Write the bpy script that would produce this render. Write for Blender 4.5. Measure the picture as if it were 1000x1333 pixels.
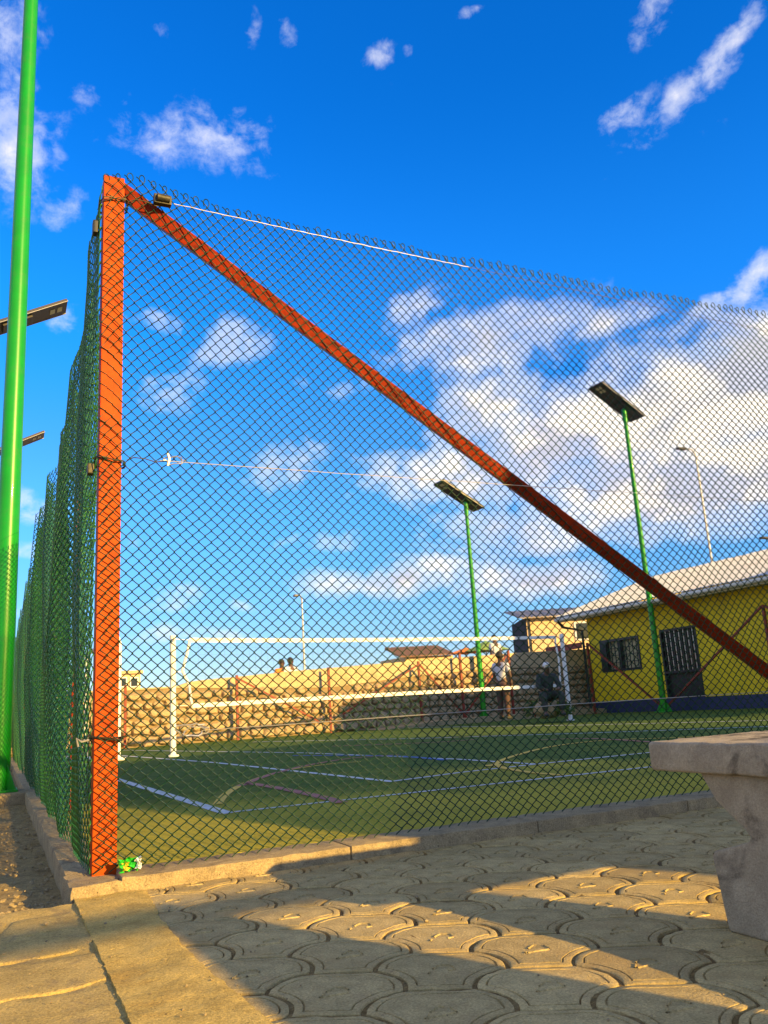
import bpy, bmesh, math, random
import numpy as np
from math import sin, cos, radians, pi, atan, tan, sqrt, hypot
from mathutils import Vector, Matrix, noise as mnoise
random.seed(7); rng = np.random.default_rng(7)
scene = bpy.context.scene
for o in list(bpy.data.objects): bpy.data.objects.remove(o)
COL = scene.collection

# ------------------------------------------------------------------ camera
FPX, PW, PH = 1080.0, 1000.0, 1333.0
ROLL, PITCH, YAW = radians(3.6), radians(13.2), radians(25.2)
CAM = Vector((-0.438, -3.94, 0.66))
fw = Vector((sin(YAW)*cos(PITCH), cos(YAW)*cos(PITCH), sin(PITCH)))
r0 = Vector((cos(YAW), -sin(YAW), 0)); u0 = r0.cross(fw)
cr = r0*cos(ROLL) - u0*sin(ROLL); cu = u0*cos(ROLL) + r0*sin(ROLL)
cd = bpy.data.cameras.new('camera'); cam = bpy.data.objects.new('camera', cd); COL.objects.link(cam)
cd.sensor_fit = 'VERTICAL'; cd.sensor_height = 36.0; cd.lens = FPX/PH*36.0
cd.clip_start = 0.02; cd.clip_end = 3000
M = Matrix((cr, cu, -fw)).transposed().to_4x4(); M.translation = CAM
cam.matrix_world = M
scene.camera = cam
def ray(x, y):
    return (fw*FPX + cr*(x-PW/2) + cu*(PH/2-y)).normalized()
def at_z(x, y, z=0.06):
    d = ray(x, y); return CAM + d*((z-CAM.z)/d.z)
def at_x(x, y, X):
    d = ray(x, y); return CAM + d*((X-CAM.x)/d.x)
def at_y(x, y, Y):
    d = ray(x, y); return CAM + d*((Y-CAM.y)/d.y)

# ------------------------------------------------------------------ light and sky
SUN_AZ, SUN_EL = atan(0.44), radians(15.0)           # sun stands behind and to the right
to_sun = Vector((sin(SUN_AZ)*cos(SUN_EL), -cos(SUN_AZ)*cos(SUN_EL), sin(SUN_EL)))
sd = bpy.data.lights.new('sun', 'SUN'); sd.energy = 5.0; sd.angle = radians(0.5); sd.color = (1.0, 0.65, 0.18)
so = bpy.data.objects.new('sun', sd); COL.objects.link(so)
so.rotation_euler = to_sun.to_track_quat('Z', 'Y').to_euler(); so.location = (8, -18, 9)
scene.view_settings.view_transform = 'Standard'; scene.view_settings.look = 'None'
scene.view_settings.gamma = 1.0; scene.view_settings.exposure = 1.15
scene.view_settings.use_curve_mapping = False

world = bpy.data.worlds.new('World'); scene.world = world; world.use_nodes = True
wt = world.node_tree; wt.nodes.clear()
class NT:
    """tiny helper for writing node networks"""
    def __init__(s, t): s.t = t
    def new(s, typ, **kw):
        n = s.t.nodes.new(typ)
        for k, v in kw.items(): setattr(n, k, v)
        return n
    def put(s, sock, v):
        if hasattr(v, 'is_output'): s.t.links.new(v, sock)
        else: sock.default_value = v
    def math(s, op, a, b=None, c=None, clamp=False):
        n = s.new('ShaderNodeMath', operation=op, use_clamp=clamp)
        s.put(n.inputs[0], a)
        if b is not None: s.put(n.inputs[1], b)
        if c is not None: s.put(n.inputs[2], c)
        return n.outputs[0]
    def mix(s, fac, a, b, mode='MIX'):
        n = s.new('ShaderNodeMix', data_type='RGBA', blend_type=mode)
        s.put(n.inputs[0], fac); s.put(n.inputs[6], a); s.put(n.inputs[7], b)
        return n.outputs[2]
    def sstep(s, v, lo, hi):
        n = s.new('ShaderNodeMapRange', interpolation_type='SMOOTHSTEP')
        s.put(n.inputs[0], v); s.put(n.inputs[1], lo); s.put(n.inputs[2], hi)
        return n.outputs[0]
    def noise(s, vec, scale, detail=6, rough=0.55, dist=0.0, dim='3D'):
        n = s.new('ShaderNodeTexNoise', noise_dimensions=dim)
        s.put(n.inputs['Vector'], vec); s.put(n.inputs['Scale'], scale); s.put(n.inputs['Detail'], detail)
        s.put(n.inputs['Roughness'], rough); s.put(n.inputs['Distortion'], dist)
        return n.outputs[0]
    def xyz(s, v):
        n = s.new('ShaderNodeSeparateXYZ'); s.put(n.inputs[0], v); return n.outputs
    def vec(s, x, y, z):
        n = s.new('ShaderNodeCombineXYZ'); s.put(n.inputs[0], x); s.put(n.inputs[1], y); s.put(n.inputs[2], z); return n.outputs[0]

def azel(px, py):
    d = ray(px, py); return math.atan2(d.x, d.y), math.asin(d.z)
# clouds: centre in the sky, half sizes, strength and tilt (read off the photograph, kept as azimuth / elevation)
CLOUDS = [(255, 182, 98, 46, .60, 6), (330, 170, 50, 26, .5, 0), (75, 205, 24, 40, .52, 0), (15, 180, 45, 80, .70, 0), (80, 272, 44, 26, .5, 12), (115, 132, 20, 20, .42, 0),
          (330, 42, 16, 24, .42, 0), (380, 40, 22, 22, .48, 0), (488, 68, 26, 18, .58, 30), (15, 40, 42, 50, .52, 0), (225, 42, 22, 12, .42, 0), (610, 36, 26, 10, .44, 15), (535, 68, 12, 12, .4, 0),
          (925, 82, 112, 22, .64, 33), (822, 148, 34, 20, .6, 25), (855, 20, 30, 16, .62, 40), (985, 372, 50, 24, .82, 38), (930, 398, 70, 18, .6, 20),
          (548, 398, 60, 26, .66, 34), (640, 445, 135, 46, .92, 8), (800, 425, 70, 24, .74, 15), (890, 425, 70, 22, .66, 20),
          (640, 530, 115, 40, 1.0, 26), (740, 565, 150, 70, 1.2, 8), (910, 525, 170, 75, 1.45, 10), (900, 615, 210, 70, 1.3, 0), (590, 618, 120, 48, 1.0, 0),
          (850, 690, 60, 40, .8, 0), (660, 690, 130, 44, .85, 0), (690, 755, 90, 30, 1.1, 0), (510, 757, 140, 26, 1.0, 4), (440, 710, 36, 16, .66, 0), (380, 705, 30, 13, .58, 0),
          (370, 612, 56, 34, .72, 10), (300, 448, 55, 32, .66, 24), (225, 505, 60, 34, .58, 10), (205, 410, 55, 20, .52, 0), (375, 482, 26, 22, .46, 0), (440, 495, 42, 22, .54, 0),
          (215, 785, 50, 22, .72, 20), (180, 705, 26, 14, .46, 0), (262, 828, 80, 14, .7, 0), (310, 785, 22, 12, .5, 0), (40, 662, 38, 22, .72, 0), (40, 718, 40, 14, .62, 0), (82, 425, 24, 36, .5, 0), (455, 660, 24, 13, .48, 0), (960, 690, 46, 14, .56, 0), (15, 800, 34, 18, .56, 0)]
g = bpy.data.node_groups.new('cloud_density', 'ShaderNodeTree')
g.interface.new_socket('Vector', in_out='INPUT', socket_type='NodeSocketVector')
g.interface.new_socket('Density', in_out='OUTPUT', socket_type='NodeSocketFloat')
G = NT(g); gi = G.new('NodeGroupInput'); go = G.new('NodeGroupOutput')
X, Y, Z = G.xyz(gi.outputs[0])
AZ = G.math('ARCTAN2', X, Y); EL = G.math('ARCSINE', Z)
uv = G.vec(AZ, G.math('MULTIPLY', EL, 1.35), 0.0)
wob = G.new('ShaderNodeTexNoise'); G.put(wob.inputs['Vector'], uv); wob.inputs['Scale'].default_value = 7.0; wob.inputs['Detail'].default_value = 3
wx = G.math('MULTIPLY', G.math('SUBTRACT', G.xyz(wob.outputs['Color'])[0], .5), .085)
wy = G.math('MULTIPLY', G.math('SUBTRACT', G.xyz(wob.outputs['Color'])[1], .5), .07)
AZw = G.math('ADD', AZ, wx); ELw = G.math('ADD', EL, wy)
tot = None
for (px, py, hw, hh, amp, rot) in CLOUDS:
    a0, e0 = azel(px, py); ca, sa = cos(radians(rot)), sin(radians(rot)); kx, ky = 1130.0/hw, 1130.0/hh; ce = cos(e0)
    xr = G.math('MULTIPLY_ADD', AZw, ce*ca*kx, G.math('MULTIPLY_ADD', ELw, sa*kx, -(a0*ce*ca+e0*sa)*kx))
    yr = G.math('MULTIPLY_ADD', AZw, -ce*sa*ky, G.math('MULTIPLY_ADD', ELw, ca*ky, (a0*ce*sa-e0*ca)*ky))
    r2 = G.math('MULTIPLY_ADD', xr, xr, G.math('MULTIPLY', yr, yr))
    e = G.math('MULTIPLY', G.math('POWER', 2.718**-.75, r2), amp)
    tot = e if tot is None else G.math('SMOOTH_MAX', tot, e, .18)
# the same kind of broken clouds goes on all round the rest of the sky
ac, ec = azel(500, 560)
dd = G.math('SQRT', G.math('ADD', G.math('POWER', G.math('SUBTRACT', AZ, ac), 2.0), G.math('MULTIPLY', G.math('POWER', G.math('SUBTRACT', EL, ec), 2.0), .55)))
out = G.sstep(dd, .62, .85)
bg = G.math('MULTIPLY', G.sstep(G.noise(uv, 2.6, 3, .5), .40, .62), 1.1)
tot = G.math('ADD', tot, G.math('MULTIPLY', bg, out))
n1 = G.noise(uv, 13.0, 6, .60, .25); n2 = G.noise(uv, 38.0, 4, .65, .3)
nn = G.math('MULTIPLY_ADD', G.math('SUBTRACT', n1, .5), 1.6, G.math('MULTIPLY', G.math('SUBTRACT', n2, .5), .75))
den = G.math('ADD', tot, G.math('MULTIPLY', nn, G.math('MINIMUM', G.math('MULTIPLY_ADD', tot, .9, .34), .95)))
G.put(go.inputs[0], den)
# relief used to tell the sunlit tops of the clouds from their grey bases
g2 = bpy.data.node_groups.new('cloud_relief', 'ShaderNodeTree')
g2.interface.new_socket('Vector', in_out='INPUT', socket_type='NodeSocketVector'); g2.interface.new_socket('Relief', in_out='OUTPUT', socket_type='NodeSocketFloat')
H = NT(g2); hi_ = H.new('NodeGroupInput'); ho = H.new('NodeGroupOutput'); X, Y, Z = H.xyz(hi_.outputs[0])
uv2 = H.vec(H.math('ARCTAN2', X, Y), H.math('MULTIPLY', H.math('ARCSINE', Z), 1.35), 0.0)
H.put(ho.inputs[0], H.math('ADD', H.noise(uv2, 13.0, 4, .60, .25), H.math('MULTIPLY', H.noise(uv2, 5.0, 1, .5), 1.5)))

w = NT(wt)
tc = w.new('ShaderNodeTexCoord'); DIR = tc.outputs['Generated']
sky = w.new('ShaderNodeTexSky', sky_type='NISHITA'); sky.sun_disc = False
sky.sun_elevation = SUN_EL; sky.sun_rotation = math.atan2(to_sun.x, to_sun.y)
sky.altitude = 1500; sky.air_density = 1.0; sky.dust_density = 0.3; sky.ozone_density = 2.5
hsv = w.new('ShaderNodeHueSaturation'); w.put(hsv.inputs['Color'], sky.outputs[0]); hsv.inputs['Saturation'].default_value = 1.30
sx, sy, sz = w.xyz(DIR)
rmp = w.new('ShaderNodeValToRGB'); w.put(rmp.inputs[0], sz); els = rmp.color_ramp.elements; rmp.color_ramp.interpolation = 'EASE'
els[0].position = 0.0; els[0].color = (.26, .245, .30, 1); els[1].position = .66; els[1].color = (.06, .48, .74, 1)
for p_, c_ in ((.28, (.36, .47, .58, 1)), (.45, (.14, .55, .80, 1))): e_ = els.new(p_); e_.color = c_
grade = w.mix(1.0, rmp.outputs[0], (3.0, 3.0, 3.0, 1), 'MULTIPLY')
tint = w.mix(1.0, hsv.outputs[0], grade, 'MULTIPLY')
def dens(v):
    n = w.new('ShaderNodeGroup'); n.node_tree = g; w.put(n.inputs[0], v); return n.outputs[0]
d0 = dens(DIR)
up = w.new('ShaderNodeVectorMath', operation='ADD'); w.put(up.inputs[0], DIR); up.inputs[1].default_value = (0.018, -0.012, 0.034)
upn = w.new('ShaderNodeVectorMath', operation='NORMALIZE'); w.put(upn.inputs[0], up.outputs[0])
def relief(v):
    n = w.new('ShaderNodeGroup'); n.node_tree = g2; w.put(n.inputs[0], v); return n.outputs[0]
cover = w.sstep(d0, .30, .66)
thick = w.sstep(d0, .45, 1.25)
lit = w.sstep(w.math('SUBTRACT', relief(DIR), relief(upn.outputs[0])), -.16, .20)
shade = w.mix(lit, (4.3, 4.35, 4.9, 1), (8.6, 7.7, 6.5, 1))
thin_c = w.mix(thick, (6.0, 6.2, 7.0, 1), shade)
fac = w.math('MULTIPLY', cover, w.math('MULTIPLY_ADD', thick, .62, .36))
csky = w.mix(fac, tint, thin_c)
bgn = w.new('ShaderNodeBackground'); w.put(bgn.inputs[0], csky); bgn.inputs[1].default_value = 0.076
wo = w.new('ShaderNodeOutputWorld'); wt.links.new(bgn.outputs[0], wo.inputs[0])

# ------------------------------------------------------------------ materials
MATS = {}
def mat(name, c1, c2=None, scale=8.0, rough=0.8, bump=0.0, bscale=60.0, metal=0.0, c3=None, c3scale=2.0, c3amt=.5, spec=.5, coord='Object', detail=8, coat=0.0, stretch=None, grain=0.0):
    m = bpy.data.materials.new(name); m.use_nodes = True; MATS[name] = m
    t = NT(m.node_tree); b = m.node_tree.nodes['Principled BSDF']
    tcn = t.new('ShaderNodeTexCoord'); v = tcn.outputs[coord]
    if stretch:
        mp = t.new('ShaderNodeMapping'); t.put(mp.inputs[0], v); mp.inputs['Scale'].default_value = stretch; v = mp.outputs[0]
    col = (*c1, 1)
    if c2 is not None:
        col = t.mix(t.sstep(t.noise(v, scale, detail, .62), .34, .66), (*c1, 1), (*c2, 1))
    if c3 is not None:
        col = t.mix(t.math('MULTIPLY', t.sstep(t.noise(v, c3scale, 5, .6, .4), .52, .68), c3amt), col, (*c3, 1))
    if grain:
        gv = t.math('MULTIPLY_ADD', t.math('SUBTRACT', t.noise(v, 150, 4, .75), .5), grain*2.4, 1.0); gv = t.math('MAXIMUM', gv, .25)
        col = t.mix(1.0, col, t.vec(gv, gv, gv), 'MULTIPLY')
        pit = t.sstep(t.noise(v, 75, 3, .7), .64, .70); col = t.mix(t.math('MULTIPLY', pit, grain), col, (.06, .045, .025, 1))
    t.put(b.inputs['Base Color'], col)
    b.inputs['Roughness'].default_value = rough; b.inputs['Metallic'].default_value = metal
    b.inputs['Specular IOR Level'].default_value = spec; b.inputs['Coat Weight'].default_value = coat
    if bump:
        bn = t.new('ShaderNodeBump'); bn.inputs['Strength'].default_value = bump; bn.inputs['Distance'].default_value = .009 if grain else .01
        hh_ = t.noise(v, bscale, 9, .68)
        if grain: hh_ = t.math('ADD', hh_, t.math('MULTIPLY', t.noise(v, 150, 4, .75), .9))
        t.put(bn.inputs['Height'], hh_); m.node_tree.links.new(bn.outputs[0], b.inputs['Normal'])
    return m
mat('verge_gravel', (.26, .19, .085), (.38, .28, .12), 30, .95, .9, 60, spec=.1, c3=(.16, .12, .06), c3scale=8, c3amt=.6, grain=0.9)
mat('terrain', (.20, .14, .07), (.30, .21, .10), 3, .95, .6, 30)
mat('sand', (.20, .135, .05), (.31, .21, .075), 22, .95, .9, 90, spec=.1, c3=(.10, .07, .035), c3scale=9, c3amt=.8, grain=0.9)
def paver_mat():
    m = mat('paver', (.375, .285, .118), (.50, .38, .160), 16, .92, .5, 100, spec=.12, c3=(.42, .30, .13), c3scale=5, c3amt=.55, coord='Object', grain=0.8)
    t = NT(m.node_tree); b = m.node_tree.nodes['Principled BSDF']
    src = b.inputs['Base Color'].links[0].from_socket
    oi = t.new('ShaderNodeObjectInfo'); geo = t.new('ShaderNodeNewGeometry')
    k = t.math('MULTIPLY_ADD', oi.outputs['Random'], .30, .85)
    pos = geo.outputs['Position']
    dirt = t.sstep(t.noise(pos, 3.1, 6, .6), .50, .70)
    c = t.mix(1.0, src, t.vec(k, k, k), 'MULTIPLY')
    c = t.mix(t.math('MULTIPLY', dirt, .5), c, (.36, .25, .10, 1))
    sp = t.sstep(t.noise(pos, 150, 3, .6), .64, .72)
    c = t.mix(t.math('MULTIPLY', sp, .5), c, (.09, .07, .05, 1))
    t.put(b.inputs['Base Color'], c)
paver_mat()
mat('apron', (.46, .33, .095), (.60, .435, .13), 9, .92, .9, 45, spec=.12, c3=(.42, .27, .07), c3scale=4, c3amt=.6, grain=0.9)
mat('slab', (.42, .31, .105), (.55, .405, .14), 7, .92, .9, 38, spec=.12, c3=(.26, .20, .11), c3scale=6, c3amt=.6, grain=0.9)
mat('kerb', (.30, .232, .125), (.41, .315, .165), 12, .92, .8, 80, spec=.15, c3=(.16, .125, .08), c3scale=7, c3amt=.6, grain=0.9)
mat('bench_concrete', (.37, .305, .20), (.48, .40, .265), 11, .92, .7, 140, spec=.15, c3=(.055, .045, .032), c3scale=5.5, c3amt=.8, grain=0.45)
mat('orange_paint', (.42, .054, .0005), (.46, .066, .001), 14, .5, .10, 60, c3=(.17, .016, .002), c3scale=9, c3amt=.5, spec=.12)
mat('brace_paint', (.27, .022, .001), (.20, .017, .001), 16, .5, .2, 60, spec=.15, c3=(.10, .015, .006), c3scale=14, c3amt=.7)
mat('rust_paint', (.24, .030, .010), (.17, .022, .008), 10, .6)
mat('green_pole', (.005, .26, .006), (.006, .225, .007), 5, .34, .05, 30, coat=.2, spec=.3, c3=(.03, .20, .025), c3scale=7, c3amt=.5)
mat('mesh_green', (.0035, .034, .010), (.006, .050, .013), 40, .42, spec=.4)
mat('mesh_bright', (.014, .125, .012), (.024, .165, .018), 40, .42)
mat('wire', (.52, .50, .45), None, rough=.4, metal=.7)
mat('wire_dark', (.035, .035, .02), (.085, .07, .04), 60, .55, metal=.5)
mat('white_paint', (.80, .79, .74), (.72, .70, .64), 12, .45)
mat('net_tape', (.82, .80, .74), (.72, .70, .63), 20, .7)
mat('net_cord', (.10, .10, .09), None, rough=.8)
mat('stone', (.33, .235, .12), (.47, .35, .19), 6, .9, .7, 14, c3=(.17, .12, .07), c3scale=3, c3amt=.6)
mat('mortar', (.20, .145, .075), (.28, .205, .11), 7, .95, .6, 20)
mat('plaster', (.46, .345, .185), (.54, .41, .23), 3, .93, .3, 20, c3=(.34, .25, .14), c3scale=1.4, c3amt=.6)
mat('yellow_wall', (.68, .50, .003), (.76, .57, .004), 2.2, .75, .15, 40, c3=(.48, .33, .012), c3scale=1.2, c3amt=.5)
mat('navy', (.012, .022, .075), (.018, .03, .09), 4, .6)
mat('dark_frame', (.012, .013, .012), (.02, .02, .018), 10, .5)
mat('near_black', (.012, .012, .014), None, rough=.9)
mat('pale_curtain', (.45, .40, .22), (.55, .50, .30), 9, .9)
mat('glass', (.03, .04, .045), None, rough=.08)
mat('roof_metal', (.40, .42, .43), (.50, .52, .52), 3, .5, metal=0.0, c3=(.42, .36, .30), c3scale=1.0, c3amt=.35)
mat('fascia', (.62, .58, .48), (.54, .50, .40), 5, .6)
mat('tan_wall', (.60, .44, .24), (.66, .50, .28), 3, .9)
mat('brick_red', (.42, .16, .07), (.50, .22, .10), 8, .85)
mat('tile_roof', (.20, .10, .055), (.28, .15, .08), 14, .85)
mat('grey_roof', (.30, .25, .19), (.38, .32, .25), 6, .7)
mat('panel_dark', (.030, .026, .022), (.045, .04, .034), 10, .35)
mat('panel_cell', (.006, .010, .028), None, rough=.12)
mat('led', (.62, .55, .28), None, rough=.3)
mat('galv', (.48, .46, .42), (.40, .38, .34), 12, .4, metal=.6)
mat('skin', (.10, .05, .028), None, rough=.55)
mat('hair', (.010, .008, .007), None, rough=.7)
mat('pale_shirt', (.46, .47, .55), (.52, .53, .60), 20, .8)
mat('white_cloth', (.72, .70, .66), None, rough=.85)
mat('dark_cloth', (.022, .026, .022), (.045, .05, .04), 18, .85)
mat('brown_cloth', (.07, .035, .025), (.09, .045, .03), 18, .85)
mat('orange_cloth', (.80, .22, .02), None, rough=.75)
mat('green_cloth', (.09, .24, .05), (.30, .36, .06), 3, .75)
mat('wrap_green', (.03, .55, .05), (.05, .42, .04), 40, .25)
mat('wrap_yellow', (.80, .66, .05), None, rough=.3)
mat('wrap_white', (.8, .82, .8), None, rough=.3)
mat('leaf', (.07, .13, .02), (.16, .20, .03), 20, .7)
mat('white_line', (.66, .66, .66), (.52, .53, .50), 12, .8, c3=(.22, .24, .17), c3scale=26, c3amt=.6)
mat('yellow_line', (.75, .47, .03), (.62, .40, .03), 12, .8)
mat('pink_line', (.42, .13, .085), (.32, .12, .07), 10, .8)
mat('blue_line', (.03, .10, .32), (.03, .09, .26), 10, .8)
def court_mat():
    m = mat('court', (.072, .112, .022), (.100, .145, .028), 5, .95, .5, 160, spec=.06, coord='Object')
    t = NT(m.node_tree); b = m.node_tree.nodes['Principled BSDF']
    src = b.inputs['Base Color'].links[0].from_socket
    tcn = t.new('ShaderNodeTexCoord'); P = tcn.outputs['Object']; x, y, z = t.xyz(P)
    wear = t.sstep(t.math('ADD', t.noise(P, .55, 4, .6), t.math('MULTIPLY', y, -.10)), .06, .48)
    tex = t.noise(t.vec(t.math('MULTIPLY', x, 3.0), t.math('MULTIPLY', y, 22.0), z), 2.0, 5, .7)
    dust = t.mix(tex, (.33, .30, .03, 1), (.60, .48, .06, 1))
    c = t.mix(t.math('MULTIPLY', wear, .88), src, dust)
    red = t.sstep(t.noise(P, 2.4, 4, .6), .63, .70)
    c = t.mix(t.math('MULTIPLY', t.math('MULTIPLY', red, wear), .55), c, (.30, .14, .055, 1))
    fine = t.noise(P, 60, 4, .7); k = t.math('MULTIPLY_ADD', fine, .8, .6)
    c = t.mix(1.0, c, t.vec(k, k, k), 'MULTIPLY')
    t.put(b.inputs['Base Color'], c)
court_mat()

# ------------------------------------------------------------------ mesh helpers
ORG = {}                                              # world place of every Empty, so parts can be built in world coordinates
def tag(o, label=None, cat=None, group=None, kind=None):
    if label: o['label'] = label
    if cat: o['category'] = cat
    if group: o['group'] = group
    if kind: o['kind'] = kind
    return o
def empty(name, loc, label, cat, group=None, rz=0.0):
    o = bpy.data.objects.new(name, None); COL.objects.link(o); o.location = loc; o.rotation_euler = (0, 0, rz)
    o.empty_display_size = .2; ORG[o.name] = Vector(loc)
    return tag(o, label, cat, group)
class MB:
    def __init__(s): s.v = []; s.f = []; s.sm = False
    def add(s, vs, fs):
        n = len(s.v); s.v += [tuple(v) for v in vs]; s.f += [tuple(i+n for i in f) for f in fs]; return s
    def box(s, lo, hi, bev=0.0):
        if bev:
            bm = bmesh.new(); bmesh.ops.create_cube(bm, size=1)
            for v in bm.verts: v.co = Vector([lo[i] + (v.co[i]+.5)*(hi[i]-lo[i]) for i in range(3)])
            bmesh.ops.bevel(bm, geom=bm.edges[:], offset=bev, segments=2, affect='EDGES', profile=.6)
            bm.verts.index_update(); s.add([v.co for v in bm.verts], [[v.index for v in f.verts] for f in bm.faces]); bm.free(); return s
        x0, y0, z0 = lo; x1, y1, z1 = hi
        return s.add([(x0,y0,z0),(x1,y0,z0),(x1,y1,z0),(x0,y1,z0),(x0,y0,z1),(x1,y0,z1),(x1,y1,z1),(x0,y1,z1)],
                     [(3,2,1,0),(4,5,6,7),(0,1,5,4),(1,2,6,5),(2,3,7,6),(3,0,4,7)])
    def beam(s, a, b, wd, ht, upv=(0,0,1), bev=0.0):
        """square bar from a to b"""
        a = Vector(a); b = Vector(b); d = b-a; L = d.length; d.normalize(); u_ = Vector(upv)
        sdv = d.cross(u_).normalized(); u_ = sdv.cross(d)
        t = MB().box((0, -wd/2, -ht/2), (L, wd/2, ht/2), bev)
        return s.add([a + d*v[0] + sdv*v[1] + u_*v[2] for v in t.v], t.f)
    def tube(s, pts, r, n=8, caps=True):
        pts = [Vector(p) for p in pts]; rs = r if isinstance(r, (list, tuple)) else [r]*len(pts)
        vs, fs = [], []; ref = None
        for i, p in enumerate(pts):
            d = (pts[min(i+1, len(pts)-1)] - pts[max(i-1, 0)]).normalized()
            if ref is None: ref = Vector((0,0,1)) if abs(d.z) < .9 else Vector((1,0,0))
            e1 = (ref - d*ref.dot(d)).normalized(); ref = e1; e2 = d.cross(e1)
            vs += [p + (e1*cos(2*pi*k/n) + e2*sin(2*pi*k/n))*rs[i] for k in range(n)]
        for i in range(len(pts)-1):
            for k in range(n):
                k2 = (k+1) % n; fs.append((i*n+k, i*n+k2, (i+1)*n+k2, (i+1)*n+k))
        if caps:
            fs.append(tuple(range(n))[::-1]); m = (len(pts)-1)*n; fs.append(tuple(range(m, m+n)))
        s.sm = True
        return s.add(vs, fs)
    def prism(s, poly, origin, ax, ay, ext):
        """polygon in the plane (ax, ay), pushed out along ext"""
        o = Vector(origin); ax = Vector(ax); ay = Vector(ay); ext = Vector(ext); n = len(poly)
        a = [o + ax*p[0] + ay*p[1] for p in poly]; b = [p+ext for p in a]
        fs = [tuple(range(n))[::-1], tuple(range(n, 2*n))] + [(i, (i+1) % n, (i+1) % n+n, i+n) for i in range(n)]
        return s.add(a+b, fs)
def mesh_of(mb, name, m, off=Vector((0,0,0)), smooth=None):
    me = bpy.data.meshes.new(name)
    me.from_pydata([(v[0]-off.x, v[1]-off.y, v[2]-off.z) for v in mb.v], [], mb.f)
    bm = bmesh.new(); bm.from_mesh(me); bmesh.ops.recalc_face_normals(bm, faces=bm.faces[:])
    sm = mb.sm if smooth is None else smooth
    for f in bm.faces: f.smooth = sm
    if sm:
        for e in bm.edges:
            if len(e.link_faces) == 2 and e.calc_face_angle(0) > radians(42): e.smooth = False
    bm.to_mesh(me); bm.free()
    me.materials.append(MATS[m]); return me
def obj(name, mb, m, parent=None, smooth=None, local=False, kind=None):
    off = Vector((0,0,0)) if (parent is None or local) else ORG[parent.name]
    o = bpy.data.objects.new(name, mesh_of(mb, name, m, off, smooth)); COL.objects.link(o)
    if parent is not None:
        o.parent = parent; ORG[o.name] = off if not local else Vector((0,0,0))
    else: ORG[o.name] = Vector((0,0,0))
    if kind: o['kind'] = kind
    return o
def copy_tree(o, parent=None):
    c = o.copy(); COL.objects.link(c); c.parent = parent
    for ch in o.children: copy_tree(ch, c)
    return c
def fbm(x, y, z=0.0, o=4):
    return mnoise.fractal(Vector((x, y, z)), 1.0, 2.0, o)

# ------------------------------------------------------------------ the setting: ground, court, kerbs, pavement
CT = 0.055                                            # level of the court
tb = MB(); tb.add([(-900,-900,-.16),(900,-900,-.16),(900,900,-.16),(-900,900,-.16)], [(0,1,2,3)])
obj('ground', tb, 'terrain', kind='structure')
cb = MB().box((0.03, 0.03, -.155), (17.6, 19.6, CT)); court = obj('sports_court', cb, 'court', kind='structure')
# sandy bed under the pavers and rough verge on the far side of the drain
def sheet(x0, x1, y0, y1, z, step, amp, sc, skirt=.15):
    nx = max(2, int((x1-x0)/step)); ny = max(2, int((y1-y0)/step)); vs = []; fs = []
    for j in range(ny+1):
        for i in range(nx+1):
            x = x0+(x1-x0)*i/nx; y = y0+(y1-y0)*j/ny
            vs.append((x, y, z+amp*fbm(x*sc, y*sc, 3.1)))
    for j in range(ny):
        for i in range(nx):
            a = j*(nx+1)+i; fs.append((a, a+1, a+nx+2, a+nx+1))
    return MB().add(vs, fs)
pv = obj('pavement', sheet(-.05, 7.5, -9.0, -.2, -.0062, .03, .0065, 14), 'sand', smooth=True, kind='structure')
# fish-scale pavers: two curved pairs of sides and one straight pair
A, B2, m_, t_ = .145, .265, .09, .175
def arc(p, q, sag, n=6):
    p = Vector(p); q = Vector(q); d = q-p; nrm = Vector((d.y, -d.x)).normalized(); out = []
    for i in range(n): 
        t = i/n; out.append(p + d*t + nrm*(sag*4*t*(1-t)))
    return out
SAG = .030
outline = (arc((0, t_), (A, m_), 0.0, 5) + arc((A, m_), (A, -m_), -SAG, 7) + arc((A, -m_), (0, -t_), SAG, 7)
           + arc((0, -t_), (-A, -m_), 0.0, 5) + arc((-A, -m_), (-A, m_), SAG, 7) + arc((-A, m_), (0, t_), -SAG, 7))
def inset(pts, d):
    n = len(pts); out = []
    for i in range(n):
        a, b, c = pts[i-1], pts[i], pts[(i+1) % n]
        n1 = Vector(((b-a).y, -(b-a).x)).normalized(); n2 = Vector(((c-b).y, -(c-b).x)).normalized()
        mm = (n1+n2); k = mm.length
        out.append(b + mm/k*d/max(.6, k/2))
    return out
sgn = 1 if sum(outline[i-1].x*outline[i].y - outline[i].x*outline[i-1].y for i in range(len(outline))) > 0 else -1
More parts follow.
